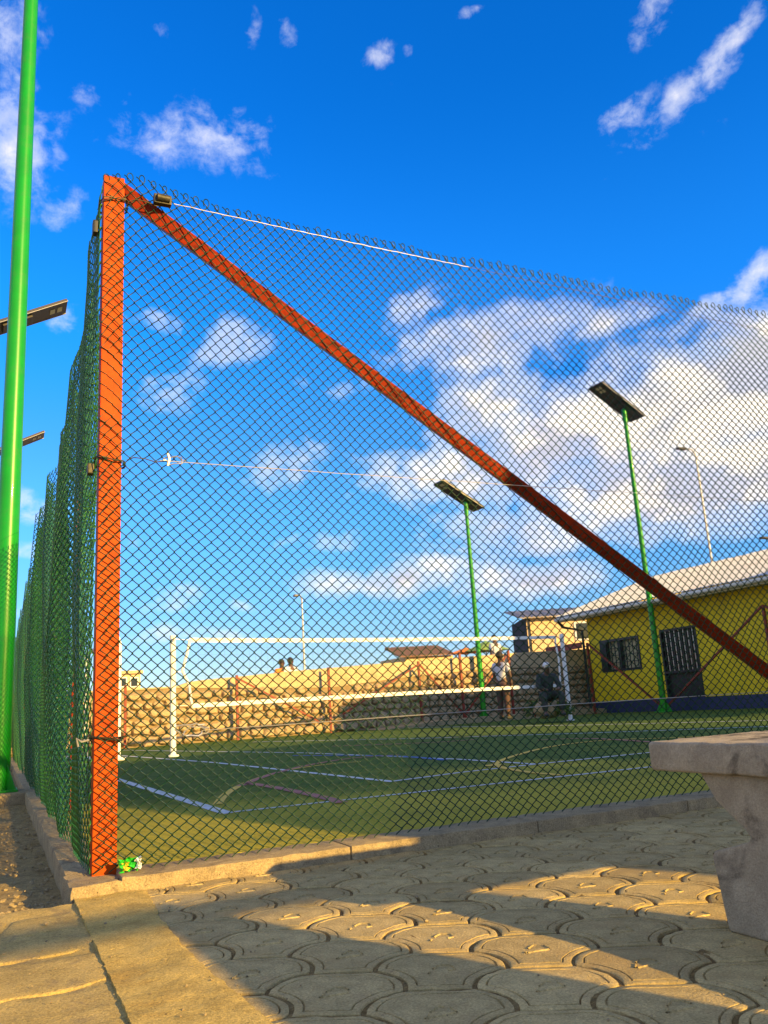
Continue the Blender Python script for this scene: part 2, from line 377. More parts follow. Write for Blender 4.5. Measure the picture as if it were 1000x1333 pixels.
def paver_mesh(seed):
    rr = random.Random(seed); n = len(outline)
    prof = [(-.0050, -.035), (-.0055, -.010), (-.0068, -.0018), (-.0095, 0.0), (-.0255, .0002), (-.0272, -.0048), (-.0295, -.0048), (-.0312, .0003)]
    rings = []
    for d, z in prof:
        ins = inset(outline, d*sgn)
        ring = []
        for p in ins:
            wob = .0022*fbm(p.x*26+seed*7, p.y*26, seed)
            ring.append((p.x*(1+wob*4), p.y*(1+wob*4), z + (.0022*fbm(p.x*40, p.y*40, seed*3.3+z*50) if z > -.02 else 0)))
        rings.append(ring)
    mbp = MB(); vs = [v for r_ in rings for v in r_]; fs = []
    for k in range(len(rings)-1):
        for i in range(n):
            j = (i+1) % n; fs.append((k*n+i, k*n+j, (k+1)*n+j, (k+1)*n+i))
    k = len(rings)-1
    # inner plate: shrink twice and close
    last = rings[-1]
    for sc in (.74, .50, .26):
        vs += [(p[0]*sc, p[1]*sc, .0012*fbm(p[0]*30*sc, p[1]*30*sc, seed)+.0005) for p in last]
        for i in range(n):
            j = (i+1) % n; fs.append((k*n+i, k*n+j, (k+1)*n+j, (k+1)*n+i))
        k += 1
    fs.append(tuple(range(k*n, (k+1)*n)))
    mbp.add(vs, fs)
    # pressed triangle mark in the middle: three low ridges with worn gaps
    tri = [Vector((-.046, -.020)), Vector((-.020, .008)), Vector((.012, .030)), Vector((.034, .012)), Vector((.030, -.026))]
    for i in range(5):
        p, q = tri[i], tri[(i+1) % 5]
        if rr.random() < .3: q = p.lerp(q, rr.uniform(.3, .8))
        a = p.lerp(q, .06); b = p.lerp(q, .9); dd_ = (b-a).normalized(); nr = Vector((-dd_.y, dd_.x))
        pts = []
        for t in range(6):
            c = a.lerp(b, t/5) + nr*.003*fbm(t*.7, i, seed); pts.append(c)
        vs = []; fs = []
        for c in pts:
            for off, z in ((-.0036, -.001), (-.0010, .0036), (.0010, .0036), (.0036, -.001)):
                vs.append((c.x+nr.x*off, c.y+nr.y*off, z))
        for t in range(5):
            for j in range(3): fs.append((t*4+j, t*4+j+1, t*4+j+5, t*4+j+4))
        mbp.add(vs, fs)
    me = mesh_of(mbp, 'paver', 'paver', smooth=True); return me
pmeshes = [paver_mesh(s) for s in range(5)]
BX, BY = 0.574+.045, -1.86
cnt = 0
for j in range(-9, 8):
    for i in range(-8, 24):
        x = BX + .29*i + .145*(j % 2); y = BY + .265*j
        if x < -.04 or x > 5.2 or y < -4.0 or y > -.16: continue
        if cnt >= 298: continue
        cnt += 1
        o = bpy.data.objects.new('paver', random.choice(pmeshes)); COL.objects.link(o); o.parent = pv
        o.location = (x+random.uniform(-.002, .002), y+random.uniform(-.002, .002), random.uniform(-.0018, .0015))
        o.rotation_euler = (random.gauss(0, .004), random.gauss(0, .004), random.gauss(0, .006))
# concrete strip between the pavers and the old slabs
def ragged(x0, x1, y0, y1, z, ztop, name, m, parent=None, seed=0, step=.02):
    """poured slab with an uneven right edge and a softly uneven top"""
    ny = int((y1-y0)/step); cols = 14; vs = []; fs = []
    for j in range(ny+1):
        y = y0+(y1-y0)*j/ny
        xr = x1 + .012*fbm(y*7, seed) + .006*fbm(y*31, seed+5) + .03*sin(y*2.3+1.0)
        xl = x0 + .004*fbm(y*20, seed+9)
        prof = [(0, z), (0, ztop)] + [(k/(cols-2), ztop) for k in range(1, cols-2)] + [(.985, ztop-.004), (1, ztop-.014), (1.01, z)]
        for t, zz in prof:
            x = xl+(xr-xl)*t
            vs.append((x, y, zz + (.006*fbm(x*7, y*7, seed)+.0025*fbm(x*30, y*30, seed) if zz > z else 0)))
    nc = len(prof)
    for j in range(ny):
        for i in range(nc-1):
            a = j*nc+i; fs.append((a, a+1, a+nc+1, a+nc))
    return obj(name, MB().add(vs, fs), m, parent, smooth=True)
st = ragged(-.137, .128, -6.0, -.262, -.05, .010, 'path', 'apron', seed=2); st['kind'] = 'structure'
# rough slabs left of the strip
yard = obj('yard', sheet(-5.0, -.13, -8.0, -.30, .0005, .03, .006, 10), 'slab', smooth=True, kind='structure')
def slab_mb(cx, cy, w_, h_, z, seed, tilt):
    n = 26; vs = []; fs = []; ring = []
    for k in range(n):
        a = 2*pi*k/n; ca, sa = cos(a), sin(a)
        q = (abs(ca)**7 + abs(sa)**7)**(-1/7.)
        q *= 1+.10*fbm(ca*1.2, sa*1.2, seed)+.035*fbm(ca*5, sa*5, seed)
        ring.append((w_/2*q*ca + .12*h_*sa, h_/2*q*sa))
    def zz(x, y): return z + x*tilt[0] + y*tilt[1] + .005*fbm((x+cx)*9, (y+cy)*9, seed)
    for sc, dz in ((1.0, -.05), (1.0, -.006), (.985, -.0018), (.95, 0), (.7, 0), (.4, 0)):
        vs += [(cx+p[0]*sc, cy+p[1]*sc, zz(p[0]*sc, p[1]*sc)+dz) for p in ring]
    for k in range(5):
        for i in range(n): j = (i+1) % n; fs.append((k*n+i, k*n+j, (k+1)*n+j, (k+1)*n+i))
    fs.append(tuple(range(5*n, 6*n)))
    return MB().add(vs, fs)
sid = 0
y = -.46
while y > -3.3:
    hh = random.uniform(.24, .40); x = -.105
    while x > -2.6:
        ww = random.uniform(.26, .46)
        sid += 1
        obj('paving_slab', slab_mb(x-ww/2, y-hh/2+random.uniform(-.015, .015), ww-.006, hh-.004, random.uniform(.000, .005), sid*3.7, (random.uniform(-.012, .012), random.uniform(-.018, .018))), 'slab', yard, smooth=True)
        x -= ww
    y -= hh
def lump(cx, cy, cz, rx, ry, rz_, seed, amp=.22, sub=3):
    bm = bmesh.new(); bmesh.ops.create_icosphere(bm, subdivisions=sub, radius=1)
    for v in bm.verts:
        c = v.co.copy(); q = 1+amp*fbm(c.x*1.6+seed, c.y*1.6, c.z*1.6)+.05*fbm(c.x*6, c.y*6+seed, c.z*6)
        v.co = Vector((cx+c.x*rx*q, cy+c.y*ry*q, cz+c.z*rz_*q))
    bm.verts.index_update(); mb = MB().add([v.co for v in bm.verts], [[v.index for v in f.verts] for f in bm.faces]); bm.free(); return mb
# drain channel left of the fence and the gravel verge beyond it
verge = obj('verge', sheet(-7.0, -.145, -.36, 30.0, -.052, .06, .020, 9), 'verge_gravel', smooth=True, kind='structure')
gv_ = MB()
for k in range(900):
    yy = -.3+8.0*random.random()**2.2; x = -random.uniform(.16, 1.0); r_ = random.uniform(.004, .014)
    t = lump(x, yy, -.050+.02*fbm(x*9, yy*9, 3.1), r_, r_*random.uniform(.6, 1), r_*.7, k, .3, 1); gv_.add(t.v, t.f)
obj('gravel', gv_, 'kerb', verge, smooth=False, kind='stuff')
# kerbs
def rough_box(lo, hi, seed, bev=.018, amp=.004, cuts=0):
    bm = bmesh.new(); bmesh.ops.create_cube(bm, size=1)
    for v in bm.verts: v.co = Vector([lo[i]+(v.co[i]+.5)*(hi[i]-lo[i]) for i in range(3)])
    bmesh.ops.bevel(bm, geom=bm.edges[:], offset=bev, segments=2, affect='EDGES', profile=.6)
    L = max(hi[0]-lo[0], hi[1]-lo[1]); ax = 0 if hi[0]-lo[0] > hi[1]-lo[1] else 1
    if cuts:
        for k in range(1, cuts):
            c = [0, 0, 0]; c[ax] = lo[ax]+(hi[ax]-lo[ax])*k/cuts; nn_ = [0, 0, 0]; nn_[ax] = 1
            bmesh.ops.bisect_plane(bm, geom=bm.verts[:]+bm.edges[:]+bm.faces[:], plane_co=c, plane_no=nn_)
    for v in bm.verts:
        c = v.co; v.co = c + Vector((fbm(c.x*11, c.y*11, seed), fbm(c.x*11, c.y*11, seed+7), fbm(c.x*11, c.y*11+c.z*9, seed+3)))*amp
    bm.verts.index_update(); mb = MB().add([v.co for v in bm.verts], [[v.index for v in f.verts] for f in bm.faces]); bm.free(); return mb
kb = obj('kerb', rough_box((-.152, .05, -.157), (.028, 22.0, .058), 1, .02, .007, 120), 'kerb', smooth=True, kind='structure')
xs = [.045, 1.04, 2.05, 3.04, 4.05, 5.05, 6.05, 7.05, 8.05]
for i in range(len(xs)-1):
    obj('kerb_stone', rough_box((xs[i]+.0012, -.232+random.uniform(-.004, .004), -.15), (xs[i+1]-.0012, .026, .060+random.uniform(-.003, .003)), i+4, .008, .0045, 40), 'kerb', kb, smooth=True)
obj('concrete_footing', rough_box((-.155, -.262, -.15), (.052, .06, .050), 31, .03, .014, 9), 'kerb', kb, smooth=True)
# crumbs of mortar and pebbles lying along the joints
pb = MB()
for k in range(300):
    if k % 3 == 0: x = random.uniform(.1, 4.2); yy = -.25-abs(random.gauss(0, .05))
    elif k % 3 == 1: x = random.uniform(-.5, .3); yy = random.uniform(-2.2, -.3)
    else: x = random.uniform(.1, 2.6); yy = random.uniform(-2.6, -.3)
    r_ = random.uniform(.0015, .004) if k % 14 else random.uniform(.004, .008)
    t = lump(x, yy, .004 if x > .1 else .012, r_, r_*random.uniform(.6, 1), r_*.7, k, .3, 1); pb.add(t.v, t.f)
tag(obj('loose_grit', pb, 'kerb', smooth=False), 'loose sandy grit and crumbs scattered over the paving', 'grit', kind='stuff')

# ------------------------------------------------------------------ painted court lines (flat paint on the court)
def line(pts, wd, m, name='court_line', z=.004):
    P = [at_z(x, y, CT) for x, y in pts]; P = [Vector((p.x, p.y)) for p in P]; vs = []; fs = []
    Q = []
    for i in range(len(P)-1):
        n = max(2, int((P[i+1]-P[i]).length/.25))
        Q += [P[i].lerp(P[i+1], k/n) for k in range(n)]
    Q.append(P[-1])
    for i, p in enumerate(Q):
        d = (Q[min(i+1, len(Q)-1)]-Q[max(i-1, 0)]).normalized(); n_ = Vector((-d.y, d.x))
        vs += [(p.x+n_.x*wd/2, p.y+n_.y*wd/2, CT+z), (p.x-n_.x*wd/2, p.y-n_.y*wd/2, CT+z)]
    for i in range(len(Q)-1): fs.append((2*i, 2*i+1, 2*i+3, 2*i+2))
    return obj(name, MB().add(vs, fs), m, court)
def spline(pts, n=8):
    out = []
    for i in range(len(pts)-1):
        p0 = pts[max(i-1, 0)]; p1 = pts[i]; p2 = pts[i+1]; p3 = pts[min(i+2, len(pts)-1)]
        for k in range(n):
            t = k/n
            out.append(tuple(.5*(2*p1[c]+(p2[c]-p0[c])*t+(2*p0[c]-5*p1[c]+4*p2[c]-p3[c])*t*t+(3*p1[c]-p0[c]-3*p2[c]+p3[c])*t**3) for c in (0, 1)))
    return out+[pts[-1]]
line([(120, 1004), (150, 1014), (297, 1059.5)], .085, 'white_line')
line([(287, 1059.5), (560, 1030), (836, 1000), (990, 984)], .055, 'white_line', z=.0045)
line([(140, 982), (160, 984), (280, 993), (420, 1008), (512, 1018)], .07, 'white_line')
line([(508, 1018), (600, 1006), (700, 995), (836, 981), (990, 966)], .06, 'white_line', z=.0045)
line([(140, 976.5), (400, 980.5), (600, 989), (700, 995.5)], .06, 'white_line', z=.0052)
line([(330, 966), (560, 961), (780, 954), (1000, 946)], .08, 'white_line')
line([(480, 948), (760, 944), (1000, 938)], .08, 'white_line')
line(spline([(735, 1010), (690, 1006), (655, 1000), (645, 995), (668, 985), (720, 972), (790, 964), (870, 961), (990, 956)]), .07, 'yellow_line', z=.006)
cv = at_z(644, 997, CT); dk = MB(); dk.add([(cv.x+.10*cos(2*pi*k/20), cv.y+.10*sin(2*pi*k/20), CT+.008) for k in range(20)], [tuple(range(20))]); obj('court_spot', dk, 'yellow_line', court)
line(spline([(283, 1048), (296, 1033), (325, 1018), (370, 1004), (430, 995), (470, 992)]), .07, 'yellow_line', z=.006)
line(spline([(312, 1024), (352, 1009), (400, 997), (455, 988), (520, 983)]), .08, 'pink_line', z=.0068)
line(spline([(322, 1020), (370, 1028), (425, 1040), (445, 1046)]), .09, 'pink_line', z=.0068)
line(spline([(380, 984), (440, 984), (520, 985), (580, 990)]), .09, 'blue_line', z=.0062)
line(spline([(430, 972), (560, 967), (620, 963)]), .10, 'pink_line', z=.0068)
line(spline([(700, 964), (770, 962), (870, 968), (930, 972)]), .08, 'pink_line', z=.0075)
line([(430, 1000), (560, 962), (690, 955)][1:], .08, 'yellow_line', z=.006)

# ------------------------------------------------------------------ chain-link mesh
def tubes_np(paths, r, sides=3):
    """paths: (n, k, 3) array of poly-lines -> vertex and quad arrays"""
    n, k, _ = paths.shape
    d = np.empty_like(paths); d[:, 1:-1] = paths[:, 2:]-paths[:, :-2]; d[:, 0] = paths[:, 1]-paths[:, 0]; d[:, -1] = paths[:, -1]-paths[:, -2]
    d /= np.linalg.norm(d, axis=2, keepdims=True)+1e-12
    ref = np.array([.31, .83, .17]); e1 = np.cross(d, ref); e1 /= np.linalg.norm(e1, axis=2, keepdims=True)+1e-12; e2 = np.cross(d, e1)
    V = np.stack([paths + r*(cos(2*pi*s/sides)*e1 + sin(2*pi*s/sides)*e2) for s in range(sides)], axis=2)      # n,k,s,3
    idx = np.arange(n*k*sides).reshape(n, k, sides)
    a = idx[:, :-1]; b = idx[:, 1:]; a2 = np.roll(a, -1, axis=2); b2 = np.roll(b, -1, axis=2)
    return V.reshape(-1, 3), np.stack([a, a2, b2, b], axis=3).reshape(-1, 4)
def np_mesh(name, parts, m, parent, kind='stuff'):
    Vs, Fs = [], []; off = 0; o0 = ORG[parent.name]
    for V, F in parts: Vs.append(V-np.array(o0)); Fs.append(F+off); off += len(V)
    V = np.concatenate(Vs); F = np.concatenate(Fs); me = bpy.data.meshes.new(name)
    me.vertices.add(len(V)); me.vertices.foreach_set('co', V.astype(np.float32).ravel())
    me.loops.add(F.size); me.loops.foreach_set('vertex_index', F.astype(np.int32).ravel())
    me.polygons.add(len(F)); me.polygons.foreach_set('loop_start', np.arange(0, F.size, 4, dtype=np.int32)); me.polygons.foreach_set('loop_total', np.full(len(F), 4, np.int32))
    me.polygons.foreach_set('use_smooth', np.ones(len(F), bool))
    me.update(calc_edges=True); me.materials.append(MATS[m])
    o = bpy.data.objects.new(name, me); COL.objects.link(o); o.parent = parent; o['kind'] = kind; return o
def chain(surf, ucs, widths, rows, r, full=True, sides=3):
    """zig-zag pickets hooked into one another; surf(u, v, d) -> xyz with v = row number and d = depth"""
    J = rows*2
    js = np.arange(J+1)
    if full:
        tt = np.array([0, .14, .86]); vv = (js[:, None]+tt[None, :]).ravel()[:-2]
    else:
        tt = np.array([0, .5]); vv = (js[:, None]+tt[None, :]).ravel()[:-1]
    base = np.floor(vv+1e-6); fr = vv-base; even = (base % 2 == 0)
    tri = np.where(even, fr*2-1, 1-fr*2)                                    # -1 .. 1
    dep = np.where(fr < .01, 0, np.where(even, 1.0, -1.0))
    U = ucs[:, None] + (widths[:, None]*.25+r*.9)*tri[None, :]
    par = (np.arange(len(ucs)) % 2)[:, None]
    Vr = np.broadcast_to(vv[None, :], U.shape) + par                          # neighbours are shifted by one half row
    P = surf(U, Vr/2.0, np.broadcast_to(dep[None, :], U.shape)*r*1.15)
    return P, tubes_np(P, r, sides)
def loops(P, r, rad=.013, axis=0):
    """knuckled wire ends along the top edge"""
    n = len(P); end = P[:, -1]; out = np.zeros((n, 9, 3))
    for i in range(n):
        ph = rng.uniform(-.5, .5); s = 1 if i % 2 else -1; R = rad*rng.uniform(.8, 1.3)
        for k in range(9):
            a = -pi/2 + s*(k/8)*1.75*pi
            q = [0, 0, 0]; q[axis] = R*.75*cos(a)-0; q[1-axis] = .006*k/8+R*.4*sin(ph)*k/8; q[2] = R*1.25*(sin(a)+1)
            out[i, k] = end[i]+np.array(q)
    return tubes_np(out, r, 3)

# ------------------------------------------------------------------ front fence: corner post, brace, mesh, strain wires
FT = empty('chain_link_fence', (0, 0, .05), 'tall green chain-link fence along the paving with orange corner post and slanting brace', 'fence')
p_ = obj('corner_post', MB().box((-.052, -.045, .04), (.048, .055, 3.37), .004), 'orange_paint', FT)
obj('post_cap', MB().box((-.050, -.043, 3.366), (.046, .053, 3.374), .002), 'brace_paint', p_)
obj('brace', MB().beam((.03, .0, 3.335), (5.05, .0, .10), .065, .076, (0, -.35, 1), .004), 'brace_paint', FT)
for X_ in (5.2,): obj('post', MB().box((X_-.05, -.045, .04), (X_+.05, .055, 3.37), .004), 'orange_paint', FT)
def ztop(u): return np.interp(u, [-.1, .0, .12, .3, 1, 2, 3, 4.7, 6.6], [3.30, 3.355, 3.355, 3.32, 3.265, 3.24, 3.235, 3.28, 3.28])
ROWS = 57
def front(u, v, d):
    f_ = np.clip(v/ROWS, 0, 1.02); k = np.interp(u, [0, 2.2, 4], [.16, .12, .0])
    zt = ztop(u) + .006*np.sin(u*9.1); z = .058 + (zt-.058)*(f_*(1-k) + k*f_*f_)
    y = -.062 - .018*np.sin(u*1.9+.6)*np.sin(z*1.1+.4) - .010*np.sin(u*5.3+z*2.1) + d - .012*np.sin(z*5+u*1.2)
    x = u + .010*np.sin(z*2.3+u*1.7) + .004*np.sin(z*9+u*13)
    return np.stack([x, y, z], axis=-1)
cw = []; u_ = -.045
while u_ < 6.4:
    wd_ = float(np.interp(u_, [0, 1, 4.5], [.0565, .058, .0635])); cw.append((u_+wd_/4, wd_)); u_ += wd_/2
cw = np.array(cw)
P, fm = chain(front, cw[:, 0], cw[:, 1], ROWS, .0030)
np_mesh('chain_link_mesh', [fm, loops(P[::2], .0030, .0165)], 'mesh_green', FT)
def wob_wire(a, b, sag=.01, n=40, amp=.002):
    a = Vector(a); b = Vector(b)
    return [a.lerp(b, k/n) + Vector((0, amp*sin(k*2.3), -sag*4*(k/n)*(1-k/n)+amp*fbm(k*.4, a.z))) for k in range(n+1)]
obj('strain_wire', MB().tube(wob_wire((.29, -.075, 3.262), (2.05, -.075, 3.215), .004), .0014, 5), 'wire', FT)
obj('strain_wire', MB().tube(wob_wire((2.05, -.075, 3.215), (6.4, -.075, 3.12), .01), .0016, 5), 'wire_dark', FT)
obj('strain_wire', MB().tube(wob_wire((.22, -.080, 1.865), (6.4, -.078, 1.865), .012), .0022, 5), 'wire', FT)
obj('strain_wire', MB().tube(wob_wire((.42, -.080, .607), (6.4, -.078, .59), -.010), .0022, 5), 'wire', FT)
# wire wound round the post with loose tails
def coil(cx, cz, seed, turns=3, rad=.068):
    pts = []
    for k in range(turns*14+1):
        a = 2*pi*k/14; rr_ = rad*(1+.10*sin(k*1.7+seed))
        q = (abs(cos(a))**4+abs(sin(a))**4)**-.25
        pts.append((cx+rr_*q*cos(a), .005+rr_*q*sin(a), cz+.012*fbm(k*.21, seed)*2+.010*sin(k*.5+seed)))
    return pts
for cz, sd_ in ((3.23, 1), (1.86, 2), (.60, 3)):
    obj('wire_tie', MB().tube(coil(0, cz, sd_), .0026, 5), 'wire_dark', FT)
    obj('wire_tie', MB().tube([(.07, -.07, cz), (.10, -.078, cz+.012), (.15, -.082, cz+.008), (.20, -.08, cz-.004), (.25, -.08, cz+.004)], .0026, 5), 'wire_dark', FT)
tbk = obj('wire_strainer', MB().box((.185, -.105, 3.232), (.275, -.070, 3.285), .006), 'wire_dark', FT)
obj('drum', MB().tube([(.20, -.11, 3.258), (.262, -.108, 3.258)], .020, 10), 'wire_dark', tbk)
def eye(cx, cz, rx, rz_, seed):
    return [(cx+rx*cos(2*pi*k/16)*(1+.2*sin(k+seed)), -.083+.01*sin(k*1.3), cz+rz_*sin(2*pi*k/16)+.004*sin(k*2.1+seed)) for k in range(20)]
obj('wire_knot', MB().tube(eye(.285, 1.868, .045, .018, 1), .0028, 5), 'wire', FT)
obj('wire_knot', MB().tube([(.255, -.085, 1.84), (.262, -.09, 1.87), (.255, -.085, 1.90)], .007, 6), 'wire', FT)
obj('wire_knot', MB().tube(eye(.355, .612, .07, .026, 2), .0036, 5), 'wire', FT)
obj('wire_knot', MB().tube(eye(.375, .605, .055, .020, 4), .0030, 5), 'wire', FT)
obj('wire_tail', MB().tube([(-.075, -.07, .60), (-.105, -.075, .595), (-.125, -.07, .61), (-.118, -.065, .575)], .0045, 5), 'wire', FT)

# ------------------------------------------------------------------ side fence running away to the left
FL = empty('chain_link_fence', (-.06, 9, .05), 'loose rippling green chain-link fence running beside the drain and green lamp posts', 'fence')
def zt2(u): return np.interp(u, [-.1, .0, .08, .3, .9, 2.1, 4.2, 6, 8, 12, 19], [3.33, 3.22, 3.10, 3.03, 2.93, 2.75, 2.74, 2.80, 2.72, 2.76, 2.70]) + .007*np.sin(u*5.1) + .004*np.sin(u*11.7+1)
def side(u, v, d, R_=50):
    f_ = np.clip(v/R_, 0, 1.02); z = .06+(zt2(u)-.06)*f_
    env = np.interp(u, [-.05, .15, .6, 2, 18], [.02, .6, 1, 1.05, 1.0]); low = np.interp(z, [0, .35, 1.2, 2.1, 2.9], [.15, .55, 1.0, .85, .45])
    x = -.062 - env*low*(.070*np.sin(u*5.6+.35*z-.3) + .034*np.sin(u*9.7+1.3-.5*z) + .022*np.sin(u*1.35+.8*z) + .006)
    y = u + .012*np.sin(z*2.6+u*3)
    return np.stack([x + d*.9, y + d*.3, z], axis=-1)
parts = []
wd_ = .058
us = np.arange(-.03, 6.5, wd_/2); P, fm = chain(side, us, np.full(len(us), wd_), 50, .0031); parts += [fm, loops(P[::2], .0028, axis=1)]
def side2(u, v, d):                                   # the loose end of the roll hangs as a second layer against the first
    P_ = side(u, v, d, 49.0); z = P_[..., 2]; env = np.interp(u, [.2, .8, 7], [0, 1, 1])
    P_[..., 0] += .020 + env*np.interp(z, [0, .4, 3], [.1, .6, 1])*(.036*np.sin(u*7.3+1.1+.4*z) + .02*np.sin(u*12.1-.6*z)); return P_
us2 = np.arange(.35, 7.4, wd_/2); P, fm = chain(side2, us2, np.full(len(us2), wd_), 48, .0029, full=False); parts += [fm]
np_mesh('chain_link_mesh', parts, 'mesh_bright', FL)
us = np.arange(us[-1]+wd_/2, 18.4, wd_/2); P, fm = chain(side, us, np.full(len(us), wd_), 50, .0034, full=False); np_mesh('chain_link_mesh', [fm], 'mesh_bright', FL)
for Y_ in (2.9, 5.8, 8.7, 11.6, 14.5, 17.4):
    obj('post', MB().box((.07, Y_-.04, .04), (.13, Y_+.04, 2.70), .004), 'brace_paint', FL)
for z_ in (3.0, 1.8, .6): obj('strain_wire', MB().tube(wob_wire((-.03, .0, z_), (-.03, 18.2, min(z_, 2.75)), .01, 60), .0022, 4), 'wire_dark', FL)
obj('wire_clamp', MB().box((-.10, -.03, 3.05), (-.075, .02, 3.12), .008), 'dark_frame', FL)
obj('wire_clamp', MB().box((-.10, -.02, 1.80), (-.07, .03, 1.85), .005), 'wire_dark', FL)

# ------------------------------------------------------------------ crumpled wrapper at the foot of the corner post
WR = empty('snack_wrapper', (.085, -.135, .06), 'crumpled green snack wrapper at the foot of the orange corner post', 'litter')
def crumple(cx, cy, cz, w_, h_, seed, rz_):
    n = 9; vs = []; fs = []
    for j in range(n):
        for i in range(n):
            a = (i/(n-1)-.5)*w_; b = (j/(n-1))*h_
            dx_ = .016*fbm(i*.55, j*.55, seed); dy_ = .035*fbm(i*.4, j*.4, seed+4) + .012*(1 if (i+j) % 2 else -1)*.5
            vs.append((cx+a*cos(rz_)+dx_, cy+a*sin(rz_)+dy_, cz+b*.85+.008*fbm(i*.7, j*.3, seed+9)))
    for j in range(n-1):
        for i in range(n-1): fs.append((j*n+i, j*n+i+1, j*n+n+i+1, j*n+n+i))
    return MB().add(vs, fs)
wm = obj('foil', crumple(.085, -.125, .062, .085, .062, 3, .25), 'wrap_green', WR, smooth=False)
obj('yellow_print', crumple(.070, -.139, .070, .026, .036, 3, .25), 'wrap_yellow', wm, smooth=False)
obj('torn_edge', crumple(.124, -.130, .070, .022, .050, 6, .5), 'wrap_white', wm, smooth=False)

# ------------------------------------------------------------------ concrete bench
BN = empty('concrete_bench', (2.3, -2.2, 0), 'stained grey concrete bench with thick slab seat on hourglass legs beside the fence', 'bench')
def slab_seat():
    bm = bmesh.new(); bmesh.ops.create_cube(bm, size=1); lo = (1.39, -2.565, .420); hi = (3.35, -1.845, .506)
    for v in bm.verts: v.co = Vector([lo[i]+(v.co[i]+.5)*(hi[i]-lo[i]) for i in range(3)])
    vert = [e for e in bm.edges if abs(e.verts[0].co.z-e.verts[1].co.z) > .02]
    bmesh.ops.bevel(bm, geom=vert, offset=.022, segments=4, affect='EDGES', profile=.5)
    hor = [e for e in bm.edges if abs(e.verts[0].co.z-e.verts[1].co.z) < .001 and len(e.link_faces) == 2 and e.calc_face_angle() > 1]
    bmesh.ops.bevel(bm, geom=hor, offset=.008, segments=3, affect='EDGES', profile=.5)
    for ax, c0, c1, n in ((0, 1.39, 3.35, 60), (1, -2.565, -1.845, 24)):
        for k in range(1, n):
            co = [0, 0, 0]; co[ax] = c0+(c1-c0)*k/n; no = [0, 0, 0]; no[ax] = 1
            bmesh.ops.bisect_plane(bm, geom=bm.verts[:]+bm.edges[:]+bm.faces[:], plane_co=co, plane_no=no)
    for v in bm.verts:
        c = v.co; q = .0022*fbm(c.x*14, c.y*14, c.z*14)+.0012*fbm(c.x*50, c.y*50, c.z*50); edge = .005*max(0, fbm(c.x*22, c.y*22, 4)) if c.z > .495 or c.z < .44 else 0
        v.co = c + Vector((q, q, q-edge if c.z > .47 else q+edge))
    bm.verts.index_update(); mb = MB().add([v.co for v in bm.verts], [[v.index for v in f.verts] for f in bm.faces]); bm.free(); return mb
obj('seat_slab', slab_seat(), 'bench_concrete', BN, smooth=True)
def leg_mb(x0, x1):
    half = [(.158, .000), (.164, .02), (.184, .190), (.176, .206), (.050, .244), (.036, .258), (.052, .276), (.140, .345), (.188, .419)]
    poly = [(-2.21+p[0], p[1]) for p in half] + [(-2.21-p[0], p[1]) for p in half[::-1]]
    bm = bmesh.new(); n = len(poly)
    a = [bm.verts.new((x0, p[0], p[1])) for p in poly]; b = [bm.verts.new((x1, p[0], p[1])) for p in poly]
    bm.faces.new(a[::-1]); bm.faces.new(b)
    for i in range(n): bm.faces.new((a[i], a[(i+1) % n], b[(i+1) % n], b[i]))
    bmesh.ops.recalc_face_normals(bm, faces=bm.faces[:])
    ed = [e for e in bm.edges if abs(e.verts[0].co.x-e.verts[1].co.x) < .001 or e.calc_face_angle() > .6]
    bmesh.ops.bevel(bm, geom=ed, offset=.006, segments=2, affect='EDGES', profile=.5)
    bmesh.ops.triangulate(bm, faces=bm.faces[:]); bmesh.ops.subdivide_edges(bm, edges=[e for e in bm.edges if e.calc_length() > .06], cuts=2)
    for v in bm.verts:
        c = v.co; v.co = c + Vector((1, 1, .5))*(.0022*fbm(c.x*17, c.y*17, c.z*17))
    bm.verts.index_update(); mb = MB().add([v.co for v in bm.verts], [[v.index for v in f.verts] for f in bm.faces]); bm.free(); return mb
obj('leg', leg_mb(1.42, 1.535), 'bench_concrete', BN, smooth=True)
obj('leg', leg_mb(3.18, 3.295), 'bench_concrete', BN, smooth=True)

# ------------------------------------------------------------------ stone wall behind the court
def wy(x): return 18.2+.05*(x-2.4)
wdir = Vector((1, .05, 0)).normalized(); wn = Vector((.05, -1, 0)).normalized()      # wn faces the court
WX0, WX1 = -9.0, 19.0
def on_wall(px, py):
    d = ray(px, py); return CAM + d*((18.2+.05*(CAM.x-2.4)-CAM.y)/(d.y-.05*d.x))
_wt = [on_wall(px, py) for px, py in ((20, 905), (160, 897), (240, 893), (246, 887), (400, 872), (520, 862), (670, 850), (740, 846))]
_wb = [on_wall(px, py) for px, py in ((20, 907), (240, 895), (247, 896), (430, 895), (540, 880), (640, 870), (740, 868))]
def wtop(x): return float(np.interp(x, [-9]+[p.x for p in _wt]+[21], [1.35]+[p.z for p in _wt]+[_wt[-1].z]))
def wband(x): return min(wtop(x)-.02, float(np.interp(x, [-9]+[p.x for p in _wb]+[21], [1.33]+[p.z for p in _wb]+[_wb[-1].z])))
def wpt(x, out, z): p = Vector((x, wy(x), z)); return p + wn*out
